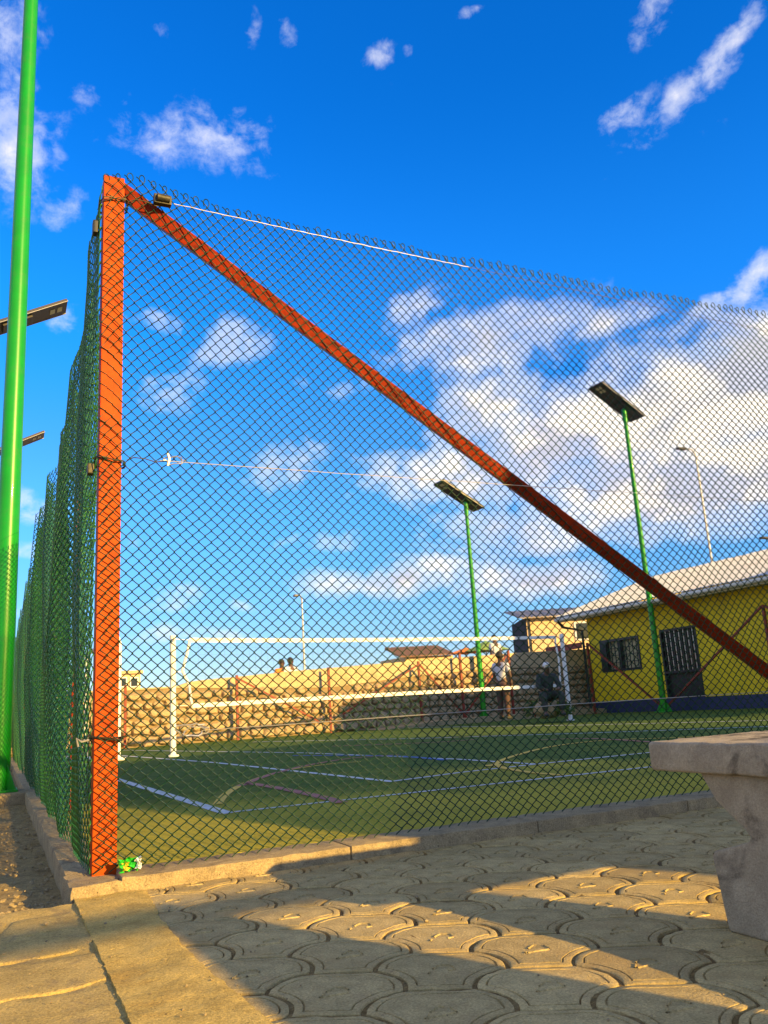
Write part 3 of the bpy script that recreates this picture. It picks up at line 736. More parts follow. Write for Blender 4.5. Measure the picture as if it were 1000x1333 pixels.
# ------------------------------------------------------------------ solar lamp posts
def lamp_post(loc, rz, height, label, r0_=.105, r1_=.055, tilt=28, L=1.7, wd=.60, fr=.66, pedestal=True):
    t = empty('solar_street_light', loc, label, 'street light', 'green solar lamp posts round the court', rz); nm = t.name
    def part(n, mb, m, par=None, sm=None): return obj(n, mb, m, par or t, smooth=sm, local=True)
    seam = height*.27
    part('pole', MB().tube([(0,0,.02), (0,0,seam), (0,0,seam+.001), (0,0,height)], [r0_, r0_*.94, r0_*.94, r1_], 24), 'green_pole')
    part('base_plate', MB().box((-.19,-.19,.0), (.19,.19,.022), .003), 'green_pole')
    for k in range(4):
        a = k*pi/2+pi/4
        part('gusset', MB().prism([(0,0),(.13,0),(.0,.26)], (cos(a)*(r0_*.9), sin(a)*(r0_*.9), .022), (cos(a), sin(a), 0), (0,0,1), (-sin(a)*.012, cos(a)*.012, 0)), 'green_pole')
    if pedestal: part('pedestal', rough_box((-.30,-.34,-.14), (.30,.34,.0), 9, .015, .006, 6), 'kerb')
    T = radians(tilt); ax = Vector((cos(T), 0, sin(T))); nz = Vector((-sin(T), 0, cos(T))); o_ = Vector((0,0,height+.10))
    def slab(u0_, u1_, v0, v1, n0, n1, bev=0):
        q = MB().box((u0_, v0, n0), (u1_, v1, n1), bev)
        return MB().add([o_ + ax*v[0] + Vector((0,1,0))*v[1] + nz*v[2] for v in q.v], q.f)
    u0_, u1_ = -L*(1-fr), L*fr
    hd = part('panel_housing', slab(u0_, u1_, -wd/2, wd/2, -.02, .035, .006), 'panel_dark')
    part('solar_cells', slab(u0_+.03, u1_-.03, -wd/2+.03, wd/2-.03, .036, .039), 'panel_cell', hd)
    part('frame_rim', slab(u0_, u1_, -wd/2, -wd/2+.025, -.028, -.021), 'galv', hd); part('frame_rim', slab(u0_, u1_, wd/2-.025, wd/2, -.028, -.021), 'galv', hd)
    part('battery_box', slab(u0_+.25, u0_+.85, -wd*.32, wd*.32, -.07, -.021, .006), 'panel_dark', hd)
    for a_, b_ in ((.52, .60), (.63, .71)):
        part('led_module', slab(u1_-.36+(a_-.52)*1.4, u1_-.26+(a_-.52)*1.4, -wd*.16, wd*.16, -.027, -.0205), 'led', hd)
    part('bracket', MB().tube([(0,0,height-.35), (0,0,height+.06)], r1_*1.35, 14), 'green_pole')
    part('bracket_arm', MB().beam((0,0,height+.02), tuple(o_ + ax*.12 - nz*.05), .07, .05), 'panel_dark')
    return t
lamp_post((-.405, 5.72, .06), 0, 11.4, 'thick glossy green lamp post on a concrete block beside the rippling fence', .118, .075)
lamp_post((-.40, 12.9, .02), 0, 8.5, 'green lamp post with tilted solar panel second along the rippling fence', .08, .05, L=1.6)
lamp_post((-.42, 21.6, .02), 0, 8.6, 'green lamp post with solar panel at the far end of the rippling fence', .08, .05, L=1.6)
lamp_post((16.2, 14.2, CT), pi*1.03, 8.75, 'green lamp post with solar panel in front of the yellow building', .085, .055, pedestal=False, L=1.8)
pm_ = on_wall(600, 660); pq_ = wpt(pm_.x, .3, 0)
lamp_post((pq_.x, pq_.y, CT), pi*1.03, pm_.z-CT+.05, 'green lamp post with solar panel standing against the stone wall', .085, .055, pedestal=False, L=1.7)

# ------------------------------------------------------------------ net posts, net, goal
nl = at_z(225.5, 985, CT); nr = at_z(743, 938, CT)
def net_post(p, h_, label):
    t = empty('net_post', (p.x, p.y, CT), label, 'net post', 'white posts holding the volleyball net')
    obj('tube', MB().tube([(0,0,0), (0,0,h_)], .052, 16), 'white_paint', t, local=True)
    obj('foot', MB().tube([(0,0,0), (0,0,.03)], .10, 16), 'white_paint', t, local=True)
    obj('hook', MB().tube([(0,-.05,h_-.1), (0,-.10,h_-.1), (0,-.10,h_-.05)], .010, 6), 'galv', t, local=True); return t
net_post(nl, 2.06, 'white steel net post in front of the bare stone wall'); net_post(nr, 2.12, 'white steel net post beside the yellow building')
nd = (nr-nl).normalized(); nn0 = Vector((-nd.y, nd.x, 0))
NET = empty('volleyball_net', ((nl+nr)/2).to_tuple(), 'long volleyball net with white top and bottom tapes strung across the court', 'net')
Ln = (nr-nl).length
def npnt(f, z): 
    p = nl.lerp(nr, f); return Vector((p.x, p.y, CT+z))
f0, f1 = .025, .977
def ribbon(fa, za, fb, zb, ht, sag, n=30):
    vs = []; fs = []
    for k in range(n+1):
        t = k/n; z = za+(zb-za)*t - sag*4*t*(1-t); c = npnt(fa+(fb-fa)*t, z)
        for du, dz in ((-.004, -ht/2), (-.004, ht/2), (.004, ht/2), (.004, -ht/2)): vs.append(c+nn0*du+Vector((0,0,dz)))
    for k in range(n):
        for q in range(4): fs.append((k*4+q, k*4+(q+1) % 4, k*4+4+(q+1) % 4, k*4+4+q))
    fs += [(0,1,2,3), (n*4+3, n*4+2, n*4+1, n*4)]
    return MB().add(vs, fs)
obj('top_tape', ribbon(f0+.006, 1.98, f1, 2.04, .075, .03), 'net_tape', NET)
obj('bottom_tape', ribbon(f0+.010, .83, f1, .86, .075, -.01), 'net_tape', NET)
def srope(f, pts, r_=.022): return MB().tube([npnt(f+a, z) for a, z in pts], r_, 6)
obj('side_rope', srope(f0, [(.006, 1.98), (.001, 1.75), (-.008, 1.45), (-.004, 1.35), (.004, 1.2), (.007, .95), (.010, .83)], .026), 'net_tape', NET)
obj('side_rope', srope(f1, [(0, 2.04), (-.002, 1.9), (.004, 1.5), (.003, 1.2), (0, .86)], .026), 'net_tape', NET)
cord = MB()
for k in range(1, 76):
    f = f0+.01+(f1-f0-.015)*k/76; cord.tube([npnt(f, .86), npnt(f, 1.96)], .0016, 3, False)
for k in range(1, 9): cord.tube([npnt(f0+.01, .84+1.13*k/9), npnt(.5, .85+1.10*k/9), npnt(f1, .87+1.15*k/9)], .0016, 3, False)
obj('net_cords', cord, 'net_cord', NET, kind='stuff')
for f, z, pf in ((f0+.006, 1.98, 0), (f0-.008, 1.42, 0), (f0+.01, .83, 0), (f1, 2.04, 1), (f1+.004, 1.5, 1), (f1, .86, 1)):
    obj('tie_cord', MB().tube([npnt(f, z), npnt(pf, z+.02)], .006, 5), 'net_tape', NET)
gp = at_z(153.5, 990, CT)
GL = empty('goal_frame', (gp.x, gp.y, CT), 'white tubular goal frame half hidden behind the orange corner post', 'goal')
def gpt(x, y, z): return (gp.x+x, gp.y+y, CT+z)
obj('goal_post', MB().tube([gpt(0,0,0), gpt(0,0,1.97), gpt(-.04,.02,2.06)], .045, 14), 'white_paint', GL)
obj('goal_post', MB().tube([gpt(-.25,3,0), gpt(-.25,3,2.05)], .045, 14), 'white_paint', GL)
obj('crossbar', MB().tube([gpt(-.03,0,2.05), gpt(-.25,3,2.05)], .045, 14), 'white_paint', GL)
obj('back_post', MB().tube([gpt(-.13,0,0), gpt(-.13,0,1.6), gpt(-.04,.02,2.0)], .035, 12), 'white_paint', GL)
obj('back_post', MB().tube([gpt(-.85,3,0), gpt(-.8,3,1.6), gpt(-.28,3,2.0)], .035, 12), 'white_paint', GL)
obj('ground_bar', MB().tube([gpt(-.13,0,.035), gpt(-.85,3,.035)], .035, 12), 'white_paint', GL)
obj('foot_plate', MB().box((gp.x-.2, gp.y-.16, CT), (gp.x+.12, gp.y+.16, CT+.05), .02), 'white_paint', GL)

SW = empty('stone_wall', (6, wy(6), 0), 'long golden rubble stone wall with plastered top behind the court', 'wall')
def strip_wall(x0, x1, zb, zt_, o0, o1, n=60):
    vs = []; fs = []
    for k in range(n+1):
        x = x0+(x1-x0)*k/n; a = zb(x); b = zt_(x)
        vs += [wpt(x, o0, a), wpt(x, o1, a), wpt(x, o1, b), wpt(x, o0, b)]
    for k in range(n):
        for q in range(4): fs.append((k*4+q, k*4+(q+1) % 4, k*4+4+(q+1) % 4, k*4+4+q))
    fs += [(0,1,2,3), (n*4+3, n*4+2, n*4+1, n*4)]
    return MB().add(vs, fs)
obj('core', strip_wall(WX0, WX1, lambda x: -.15, lambda x: wband(x), -.30, 0), 'mortar', SW)
obj('plaster_band', strip_wall(WX0, WX1, lambda x: wband(x)+.001, lambda x: wtop(x), -.27, .035, 90), 'plaster', SW)
def rock(seed):
    bm = bmesh.new(); bmesh.ops.create_icosphere(bm, subdivisions=2, radius=1); rr = random.Random(seed)
    for v in bm.verts:
        c = v.co.copy(); q = (abs(c.x)**3.2+abs(c.y)**3.2+abs(c.z)**3.2)**(-1/3.2); c = c*q
        c *= 1+.20*fbm(c.x*1.1+seed*5, c.y*1.1, c.z*1.1, 2); v.co = Vector((c.x*.5, c.y*.5, c.z*.5))
    bm.verts.index_update(); mb = MB().add([v.co for v in bm.verts], [[v.index for v in f.verts] for f in bm.faces]); bm.free()
    return mesh_of(mb, 'stone', 'stone', smooth=False)
rocks = [rock(s) for s in range(7)]
lg = obj('ledge', strip_wall(9.0, 16.95, lambda x: -.15, lambda x: float(np.interp(x, [9, 11], [.062, .20])), .001, 1.35, 30), 'kerb', kind='structure')
rots = math.atan2(wdir.y, wdir.x); cnt = 0; rest = []
z = CT+.02; row = 0
while z < 1.8:
    hh = random.uniform(.18, .26); x = -1.2+random.uniform(0, .3)
    while x < 17.4:
        ww = random.uniform(.22, .40)
        zc = z+hh/2+random.uniform(-.03, .03)
        if zc+hh*.32 < wband(x+ww/2):
            rest.append((x+ww/2, zc, ww, hh))
        x += ww
    z += hh; row += 1
rest.sort(key=lambda q: hypot(q[0]-CAM.x, wy(q[0])-CAM.y))
extra = MB()
for k, (x, zc, ww, hh) in enumerate(rest):
    p = wpt(x, .0, zc); sc = (ww*random.uniform(.90, 1.0), .26, hh*random.uniform(.88, 1.0))
    if k < 298:
        o = bpy.data.objects.new('stone', random.choice(rocks)); COL.objects.link(o); o.parent = SW
        o.location = p-ORG[SW.name]; o.scale = sc; o.rotation_euler = (0, random.gauss(0, .16), rots+random.choice((0, pi)))
    else:
        me = random.choice(rocks); Rm = Matrix.Rotation(rots, 4, 'Z')
        extra.add([p + Rm @ Vector((v.co.x*sc[0], v.co.y*sc[1], v.co.z*sc[2])) for v in me.vertices], [tuple(pl.vertices) for pl in me.polygons])
if extra.v: obj('stones', extra, 'stone', SW, smooth=False, kind='stuff')

# rusty posts of the fences along the wall and along the yellow building
FW = empty('post_fence', (9, wy(9)-.5, CT), 'row of rusty fence posts with slanting stays in front of the stone wall', 'fence')
def wfoot(px, py): p = on_wall(px, py); return p.x, p.z
for pb_, pt_ in (((15, 975), (12, 900)), ((166, 972), (160, 893)), ((305, 962), (303, 880)), ((425, 950), (421, 870)), ((543, 942), (537, 862)), ((597, 938), (590, 850)), ((660, 935), (653, 848))):
    x, z_ = wfoot(*pt_); a = wpt(x, .35, CT); obj('post', MB().beam(a, a+Vector((0,0,z_-CT)), .06, .06, (0,1,0)), 'rust_paint', FW)
for p0_, p1_ in (((304, 884), (410, 940)), ((537, 866), (440, 930)), ((538, 866), (600, 935)), ((650, 855), (598, 930))):
    (x0_, z0_), (x1_, z1_) = wfoot(*p0_), wfoot(*p1_)
    obj('stay', MB().beam(wpt(x0_, .37, z0_), wpt(x1_, .37, max(z1_, .1)), .045, .045), 'rust_paint', FW)
FB = empty('post_fence', (16.45, 14, CT), 'rusty posts and stays of the fence beside the yellow building', 'fence')
for y_, h_ in ((17.5, 2.24), (14.42, 2.5), (10.62, 2.52), (7.0, 2.5)):
    obj('post', MB().beam((16.45, y_, CT), (16.45, y_, h_), .06, .06, (0,1,0)), 'rust_paint', FB)
for a, b in (((16.43, 17.45, 2.2), (16.43, 14.45, .15)), ((16.43, 10.65, 2.48), (16.43, 14.3, .2)), ((16.43, 10.55, 2.48), (16.43, 7.1, .2))):
    obj('stay', MB().beam(a, b, .05, .05), 'rust_paint', FB)
obj('sign_board', MB().box((16.2, 17.5, 2.08), (16.24, 19.4, 2.26)), 'rust_paint', FB)

# ------------------------------------------------------------------ yellow building
YB = empty('yellow_building', (19, 11, 0), 'low yellow building with navy base, barred door and pale metal roof', 'building')
BX0, BY0, BY1 = 17.0, 2.0, 18.1
def face_box(y0, y1, z0, z1, x0=BX0, x1=BX0+.22): return MB().box((x0, y0, z0), (x1, y1, z1))
win = (15.75, 17.57, 1.29, 2.29); door = (13.44, 14.86, .40, 2.34)
wl = MB()
for y0, y1, z0, z1 in ((win[1], BY1, .4, 3.05), (win[0], win[1], .4, win[2]), (win[0], win[1], win[3], 3.05), (door[1], win[0], .4, 3.05), (door[0], door[1], door[3], 3.05), (BY0, door[0], .4, 3.05)):
    t = face_box(y0, y1, z0, z1); wl.add(t.v, t.f)
t = MB().box((BX0+.22, BY1-.22, .4), (22.0, BY1, 3.05)); wl.add(t.v, t.f); t = MB().box((BX0+.22, BY0, .4), (22.0, BY0+.22, 3.05)); wl.add(t.v, t.f)
obj('wall', wl, 'yellow_wall', YB)
obj('plinth', MB().box((BX0-.035, BY0-.03, -.15), (22.1, BY1+.03, .398)), 'navy', YB)
obj('back_wall', MB().box((21.8, BY0+.23, .4), (22.0, BY1-.23, 4.4)), 'yellow_wall', YB)
obj('room_lining', MB().box((19.4, BY0+.3, .4), (19.5, BY1-.3, 3.0)), 'near_black', YB); obj('ceiling', MB().box((BX0+.25, BY0+.3, 2.95), (19.4, BY1-.3, 3.0)), 'near_black', YB)
wn_ = obj('window', MB().box((BX0+.14, win[0]+.06, win[2]+.06), (BX0+.15, win[1]-.06, win[3]-.06)), 'pale_curtain', YB)
fr_ = MB()
for y0, y1, z0, z1 in ((win[0], win[1], win[2], win[2]+.07), (win[0], win[1], win[3]-.07, win[3]), (win[0], win[0]+.07, win[2]+.07, win[3]-.07), (win[1]-.30, win[1], win[2]+.07, win[3]-.07), ((win[0]+win[1])/2-.06, (win[0]+win[1])/2+.0, win[2]+.07, win[3]-.07)):
    t = MB().box((BX0-.02, y0, z0), (BX0+.10, y1, z1)); fr_.add(t.v, t.f)
obj('frame', fr_, 'dark_frame', wn_)
for k in range(9):
    y_ = win[0]+.16+k*(win[1]-win[0]-.5)/8
    obj('bar', MB().beam((BX0+.02, y_, win[2]+.07), (BX0+.02, y_, win[3]-.07), .022, .022, (0,1,0)), 'dark_frame', wn_)
for k in range(3): obj('bar', MB().beam((BX0+.045, win[0]+.07, win[2]+.27+k*.22), (BX0+.045, win[1]-.3, win[2]+.27+k*.22), .018, .018), 'dark_frame', wn_)
dr = obj('door', MB().box((BX0+.10, door[0]+.05, door[2]), (BX0+.14, door[1]-.05, 1.10)), 'dark_frame', YB)
obj('backing', MB().box((BX0+.20, door[0]+.05, 1.12), (BX0+.21, door[1]-.05, door[3]-.05)), 'glass', dr)
fr_ = MB()
for y0, y1, z0, z1 in ((door[0], door[0]+.06, door[2], door[3]), (door[1]-.06, door[1], door[2], door[3]), (door[0]+.06, door[1]-.06, door[3]-.06, door[3]), (door[0]+.06, door[1]-.06, 1.09, 1.15)):
    t = MB().box((BX0-.01, y0, z0), (BX0+.15, y1, z1)); fr_.add(t.v, t.f)
obj('frame', fr_, 'dark_frame', dr)
for k in range(15):
    y_ = door[0]+.10+k*(door[1]-door[0]-.2)/14
    obj('bar', MB().beam((BX0+.06, y_, 1.15), (BX0+.06, y_, door[3]-.06), .028, .028, (0,1,0)), 'galv' if k % 2 else 'dark_frame', dr)
# corrugated roof, one sheet after another, with fascia and gutter
rf = obj('roof', MB().box((BX0-.62, BY0-.4, 3.06), (BX0+.22, BY1+.62, 3.09)), 'fascia', YB)
rise = (4.55-3.20)/(20.5-16.3)
yk = BY0-.4; k = 0
while yk < BY1+.6:
    y1 = min(yk+.9, BY1+.66); vs = []; fs = []; n = 24
    for i in range(n+1):
        yy = yk+(y1-yk)*i/n; dz = .022*sin(2*pi*yy/.15) + (.006 if k % 2 else 0)
        vs += [(16.28, yy, 3.20+dz), (20.6, yy, 3.20+rise*4.32+dz), (16.28, yy, 3.185+dz), (20.6, yy, 3.185+rise*4.32+dz)]
    for i in range(n):
        a = i*4; fs += [(a, a+1, a+5, a+4), (a+2, a+6, a+7, a+3), (a, a+4, a+6, a+2), (a+1, a+3, a+7, a+5)]
    obj('roof_sheet', MB().add(vs, fs), 'roof_metal', rf, smooth=True); yk += .9; k += 1
obj('fascia_board', MB().box((16.30, BY0-.38, 3.0), (16.335, BY1+.6, 3.165)), 'fascia', rf)
obj('gutter', MB().tube([(16.23, BY0-.38, 3.10), (16.23, BY1+.63, 3.08)], .06, 10), 'fascia', rf)
obj('bargeboard', MB().prism([(16.30, 3.0), (20.6, 4.37), (20.6, 4.56), (16.30, 3.175)], (0, BY1+.60, 0), (1,0,0), (0,0,1), (0, .035, 0)), 'fascia', rf)
obj('gable', MB().prism([(17.0, 3.05), (22.0, 3.05), (22.0, 4.4), (20.6, 4.4)], (0, BY1-.22, 0), (1,0,0), (0,0,1), (0, .22, 0)), 'yellow_wall', YB)
obj('downpipe', MB().tube([(16.25, BY1+.55, 3.05), (16.4, BY1+.5, 2.85), (16.93, BY1+.2, 2.7), (16.93, BY1+.2, .1)], .045, 8), 'dark_frame', YB)

# ------------------------------------------------------------------ houses and things beyond the wall
def on(px, py, Yd): return at_y(px, py, Yd)
hc = on(684, 800, 28.0); HZ = hc.z
TH = empty('house', (hc.x, hc.y, 0), 'tan two-storey house with grey corrugated roof behind the stone wall', 'house', 'houses beyond the wall', -radians(24))
def hp(n, lo, hi, m, par=None): return obj(n, MB().box(lo, hi), m, par or TH, local=True)
hp('wall', (0, 0, -.15), (5.5, 4, HZ-.12), 'tan_wall'); hp('side_shade', (-.012, .02, -.15), (-.001, 4, HZ-.12), 'near_black')  # side turned from the sun: shade put on as a near-black sheet
vs = []; fs = []; n = 110
for i in range(n+1):
    x = -.30+6.2*i/n; dz = .03*sin(i*1.9)
    vs += [(x, -.35, HZ-.16+dz), (x, 4.3, HZ+.62+dz), (x, -.35, HZ-.21+dz), (x, 4.3, HZ+.57+dz)]
for i in range(n): q = i*4; fs += [(q, q+1, q+5, q+4), (q+2, q+6, q+7, q+3), (q, q+4, q+6, q+2), (q+1, q+3, q+7, q+5)]
fs += [(0, 2, 3, 1), (n*4, n*4+1, n*4+3, n*4+2)]
obj('roof', MB().add(vs, fs), 'grey_roof', TH, local=True)
w1 = hp('window', (2.25, -.06, HZ-1.25), (2.85, -.012, HZ-.55), 'glass'); hp('frame', (2.17, -.045, HZ-1.33), (2.93, -.005, HZ-.47), 'white_paint', w1)
hp('brick_panel', (2.95, -.05, HZ-2.2), (3.9, -.004, HZ-.4), 'brick_red'); hp('pipe', (.10, -.06, 0), (.16, -.004, HZ-.2), 'dark_frame')
SH = empty('shed', (15, 31, 0), 'low shed with brown tiled roof showing above the stone wall', 'shed')
a = on(520, 852, 31.0); b = on(592, 848, 31.0)
obj('wall', MB().box((a.x+.4, 31.2, -.15), (b.x, 34, a.z-.10)), 'tan_wall', SH)
for k in range(9):
    x0_ = a.x+(b.x-a.x)*k/9; x1_ = a.x+(b.x-a.x)*(k+1)/9-.02; zz = (b.z-a.z)*k/9
    vs = []; n = 8
    for i in range(n+1):
        x = x0_+(x1_-x0_)*i/n; dz = .05*abs(sin(pi*i/n*2)); vs += [(x, 30.9, a.z-.12+dz+zz), (x, 32.6, a.z+.42+dz+zz), (x, 30.9, a.z-.17+dz+zz), (x, 32.6, a.z+.36+dz+zz)]
    fs = []
    for i in range(n): q = i*4; fs += [(q, q+1, q+5, q+4), (q+2, q+6, q+7, q+3), (q, q+4, q+6, q+2), (q+1, q+3, q+7, q+5)]
    obj('roof_tile_row', MB().add(vs, fs), 'tile_roof', SH)
SM = empty('house', (5.5, 42, 0), 'small pale block house with two windows far behind the wall', 'house', 'houses beyond the wall')
a = on(150, 878, 42.0); b = on(183, 876, 42.0)
obj('wall', MB().box((a.x, 42, -.15), (b.x, 46, a.z)), 'tan_wall', SM); obj('roof_slab', MB().box((a.x-.15, 41.85, a.z), (b.x+.12, 46.1, a.z+.16)), 'plaster', SM)
for px in (160, 175):
    c = on(px, 888, 41.95); w1 = obj('window', MB().box((c.x-.16, 41.93, c.z-.2), (c.x+.16, 41.985, c.z+.2)), 'glass', SM); obj('frame', MB().box((c.x-.22, 41.95, c.z-.26), (c.x+.22, 41.995, c.z+.26)), 'white_paint', w1)
# market umbrella and tarp over the wall
def parasol(px, py, Yd, rad, m, label, droop=.5):
    c = on(px, py, Yd); t = empty('parasol', (c.x, Yd, 0), label, 'parasol', 'stall covers beyond the wall')
    vs = [(0, 0, c.z)]; fs = []; n = 16
    for k in range(n):
        a_ = 2*pi*k/n; q = 1-.06*(k % 2); vs.append((rad*q*cos(a_), rad*q*sin(a_), c.z-rad*droop-.03*(k % 2)))
    for k in range(n): fs.append((0, 1+k, 1+(k+1) % n))
    obj('canopy', MB().add(vs, fs), m, t, smooth=False, local=True); obj('pole', MB().tube([(0,0,-.15), (0,0,c.z+.08)], .025, 8), 'galv', t, local=True)
parasol(606, 843, 27.5, .75, 'orange_cloth', 'orange parasol showing above the stone wall beside the shed', .30)
parasol(632, 834, 26.8, 1.0, 'green_cloth', 'green parasol showing above the stone wall beside a lamp post', .42)

# thin lamp standards far off
def thin_lamp(px0, py0, Yd, label, arm=None, r_=.06):
    c = on(px0, py0, Yd); t = empty('street_lamp', (c.x, Yd, -.15), label, 'street lamp', 'thin grey street lamps far beyond the wall'); h_ = c.z+.15
    obj('pole', MB().tube([(0,0,0), (0,0,h_)], [r_*1.3, r_*.7], 10), 'galv', t, local=True)
    ax_ = arm or -1.0
    obj('arm', MB().tube([(0,0,h_-.05), (ax_*.25,0,h_+.22), (ax_*.7,0,h_+.22)], r_*.7, 8), 'galv', t, local=True)
    obj('lamp_head', MB().box((min(ax_*.7, ax_*1.35), -.14, h_+.14), (max(ax_*.7, ax_*1.35), .14, h_+.26), .03), 'panel_dark', t, local=True)
thin_lamp(905, 590, 31, 'grey street lamp rising behind the metal roof of the yellow building', -1.0, .07)
thin_lamp(393, 780, 40, 'thin grey street lamp standing far behind the stone wall', -.35, .06)
thin_lamp(1012, 705, 31, 'grey street lamp low behind the roof of the yellow building', -1.0, .07)

# ------------------------------------------------------------------ people
def skin_mesh(name, joints, edges, m, parent, sub=2, root=0):
    me = bpy.data.meshes.new(name); me.from_pydata([j[:3] for j in joints], edges, []); o = bpy.data.objects.new(name, me); COL.objects.link(o)
    md = o.modifiers.new('skin', 'SKIN'); md.use_smooth_shade = True
    for i, j in enumerate(joints):
        sv = me.skin_vertices[0].data[i]; rr_ = j[3]; sv.radius = rr_ if isinstance(rr_, tuple) else (rr_, rr_); sv.use_root = (i == root)
    s2 = o.modifiers.new('sub', 'SUBSURF'); s2.levels = sub; s2.render_levels = sub
    me.materials.append(MATS[m]); o.parent = parent; return o
def head_parts(t, hx, hy, hz, yaw_, cap=None):
    def blob(cx, cy, cz, rx, ry, rz_): 
        q = lump(0, 0, 0, rx, ry, rz_, 1, .0, 2); c_, s_ = cos(yaw_), sin(yaw_)
        off = Vector((cx*c_-cy*s_, cx*s_+cy*c_, cz)); return MB().add([Vector((v[0]*c_-v[1]*s_, v[0]*s_+v[1]*c_, v[2]))+off+Vector((hx, hy, hz)) for v in q.v], q.f)
    obj('hair', blob(0, .025, .035, .088, .098, .098), 'hair' if not cap else cap, t, smooth=True, local=True)
    if cap: obj('cap_brim', blob(0, -.12, .05, .07, .07, .012), cap, t, smooth=True, local=True)
    obj('nose', blob(0, -.105, -.005, .014, .020, .022), 'skin', t, smooth=True, local=True)
    for sx_ in (-1, 1): obj('ear', blob(sx_*.082, .0, 0, .012, .022, .032), 'skin', t, smooth=True, local=True)
def standing(loc, rz_, label, top_m, low_m, h_=1.68):
    t = empty('person', loc, label, 'person', None, rz_); k = h_/1.7
    J = [(0,0,.93,(.13,.10)), (0,0,1.15,(.125,.09)), (0,0.0,1.36,(.16,.10)), (0,-.005,1.46,(.06,.055)), (0,-.015,1.55,(.075,.085)), (0,-.015,1.66,(.075,.09)),
         (.19,0,1.38,.055), (.24,-.02,1.13,.043), (.22,-.16,.93,.034), (.215,-.21,.88,.03), (-.19,0,1.38,.055), (-.25,-.02,1.13,.043), (-.25,-.06,.90,.034), (-.25,-.09,.83,.03),
         (.10,0,.84,.09), (.11,-.02,.48,.062), (.115,.01,.09,.045), (.12,-.13,.045,.04), (-.10,0,.84,.09), (-.12,.02,.48,.062), (-.13,.05,.09,.045), (-.13,-.09,.045,.04)]
    E_ = [(0,1),(1,2),(2,3),(3,4),(4,5),(2,6),(6,7),(7,8),(8,9),(2,10),(10,11),(11,12),(12,13),(0,14),(14,15),(15,16),(16,17),(0,18),(18,19),(19,20),(20,21)]
    sc = lambda L: [(x*k, y_*k, z_*k, (tuple(q*k for q in r_) if isinstance(r_, tuple) else r_*k)) for x, y_, z_, r_ in L]
    skin_mesh('body', sc(J), E_, 'skin', t)
    S = [(0,0,.90,(.155,.125)), (0,0,1.15,(.15,.115)), (0,0,1.36,(.185,.125)), (0,0,1.42,(.09,.08)), (.19,0,1.385,.075), (.235,-.015,1.18,.065), (-.19,0,1.385,.075), (-.245,-.015,1.18,.065)]
    skin_mesh('shirt', sc(S), [(0,1),(1,2),(2,3),(2,4),(4,5),(2,6),(6,7)], top_m, t)
    T = [(0,0,.97,(.145,.115)), (0,0,.90,(.15,.12)), (.10,0,.82,.108), (.11,-.02,.48,.085), (.115,.01,.12,.072), (-.10,0,.82,.108), (-.12,.02,.48,.085), (-.13,.05,.12,.072)]
    skin_mesh('trousers', sc(T), [(0,1),(1,2),(2,3),(3,4),(1,5),(5,6),(6,7)], low_m, t, root=1)
    for sx_, yy in ((.118, -.05), (-.13, -.01)): obj('shoe', lump(sx_*k, yy*k, .045, .05, .13, .045, 2, .05, 2), 'dark_cloth', t, smooth=True, local=True)
    head_parts(t, 0, -.015*k, 1.60*k, 0); return t
LG = .20
pp_ = at_z(658, 936.5, LG)
standing((pp_.x, pp_.y, LG), 2.0, 'person standing at the stone wall in pale shirt and dark trousers', 'pale_shirt', 'brown_cloth', 1.56)
def sitting(loc, rz_, label, top_m, low_m, cap):
    t = empty('person', loc, label, 'person', None, rz_)
    J = [(0,.05,.50,(.13,.11)), (0,.02,.72,(.125,.09)), (0,-.05,.92,(.16,.10)), (0,-.10,1.02,.058), (0,-.14,1.10,(.075,.085)), (0,-.15,1.20,(.075,.088)),
         (.19,-.05,.93,.055), (.26,-.18,.70,.044), (.16,-.42,.62,.036), (.10,-.48,.61,.03), (-.19,-.05,.93,.055), (-.26,-.18,.70,.044), (-.16,-.42,.62,.036), (-.10,-.48,.61,.03),
         (.11,.0,.48,.09), (.22,-.42,.52,.066), (.20,-.40,.09,.046), (.21,-.53,.045,.04), (-.11,.0,.48,.09), (-.22,-.42,.52,.066), (-.20,-.40,.09,.046), (-.21,-.53,.045,.04)]
    E_ = [(0,1),(1,2),(2,3),(3,4),(4,5),(2,6),(6,7),(7,8),(8,9),(2,10),(10,11),(11,12),(12,13),(0,14),(14,15),(15,16),(16,17),(0,18),(18,19),(19,20),(20,21)]
    skin_mesh('body', J, E_, 'skin', t)
    S = [(0,.05,.50,(.16,.135)), (0,.02,.72,(.155,.12)), (0,-.05,.92,(.19,.13)), (0,-.08,.98,.09), (.19,-.05,.935,.08), (.26,-.18,.70,.066), (.18,-.38,.63,.055), (-.19,-.05,.935,.08), (-.26,-.18,.70,.066), (-.18,-.38,.63,.055)]
    skin_mesh('jacket', S, [(0,1),(1,2),(2,3),(2,4),(4,5),(5,6),(2,7),(7,8),(8,9)], top_m, t)
    T = [(0,.06,.49,(.15,.13)), (.11,.0,.48,.11), (.22,-.42,.52,.088), (.20,-.40,.12,.072), (-.11,.0,.48,.11), (-.22,-.42,.52,.088), (-.20,-.40,.12,.072)]
    skin_mesh('trousers', T, [(0,1),(1,2),(2,3),(0,4),(4,5),(5,6)], low_m, t)
    for sx_ in (.205, -.205): obj('shoe', lump(sx_, -.47, .045, .05, .13, .045, 2, .05, 2), 'dark_cloth', t, smooth=True, local=True)
    head_parts(t, 0, -.15, 1.15, 0, cap); return t
ps = at_z(716, 932.5, LG)
sitting((ps.x, ps.y, LG), -.35, 'seated person in dark clothes and white cap beside the stone wall', 'dark_cloth', 'dark_cloth', 'white_cloth')
sb = empty('boulder_seat', (ps.x, ps.y, LG), 'low grey boulder that the person in the white cap sits on', 'boulder'); sb.rotation_euler = (0, 0, -.35)
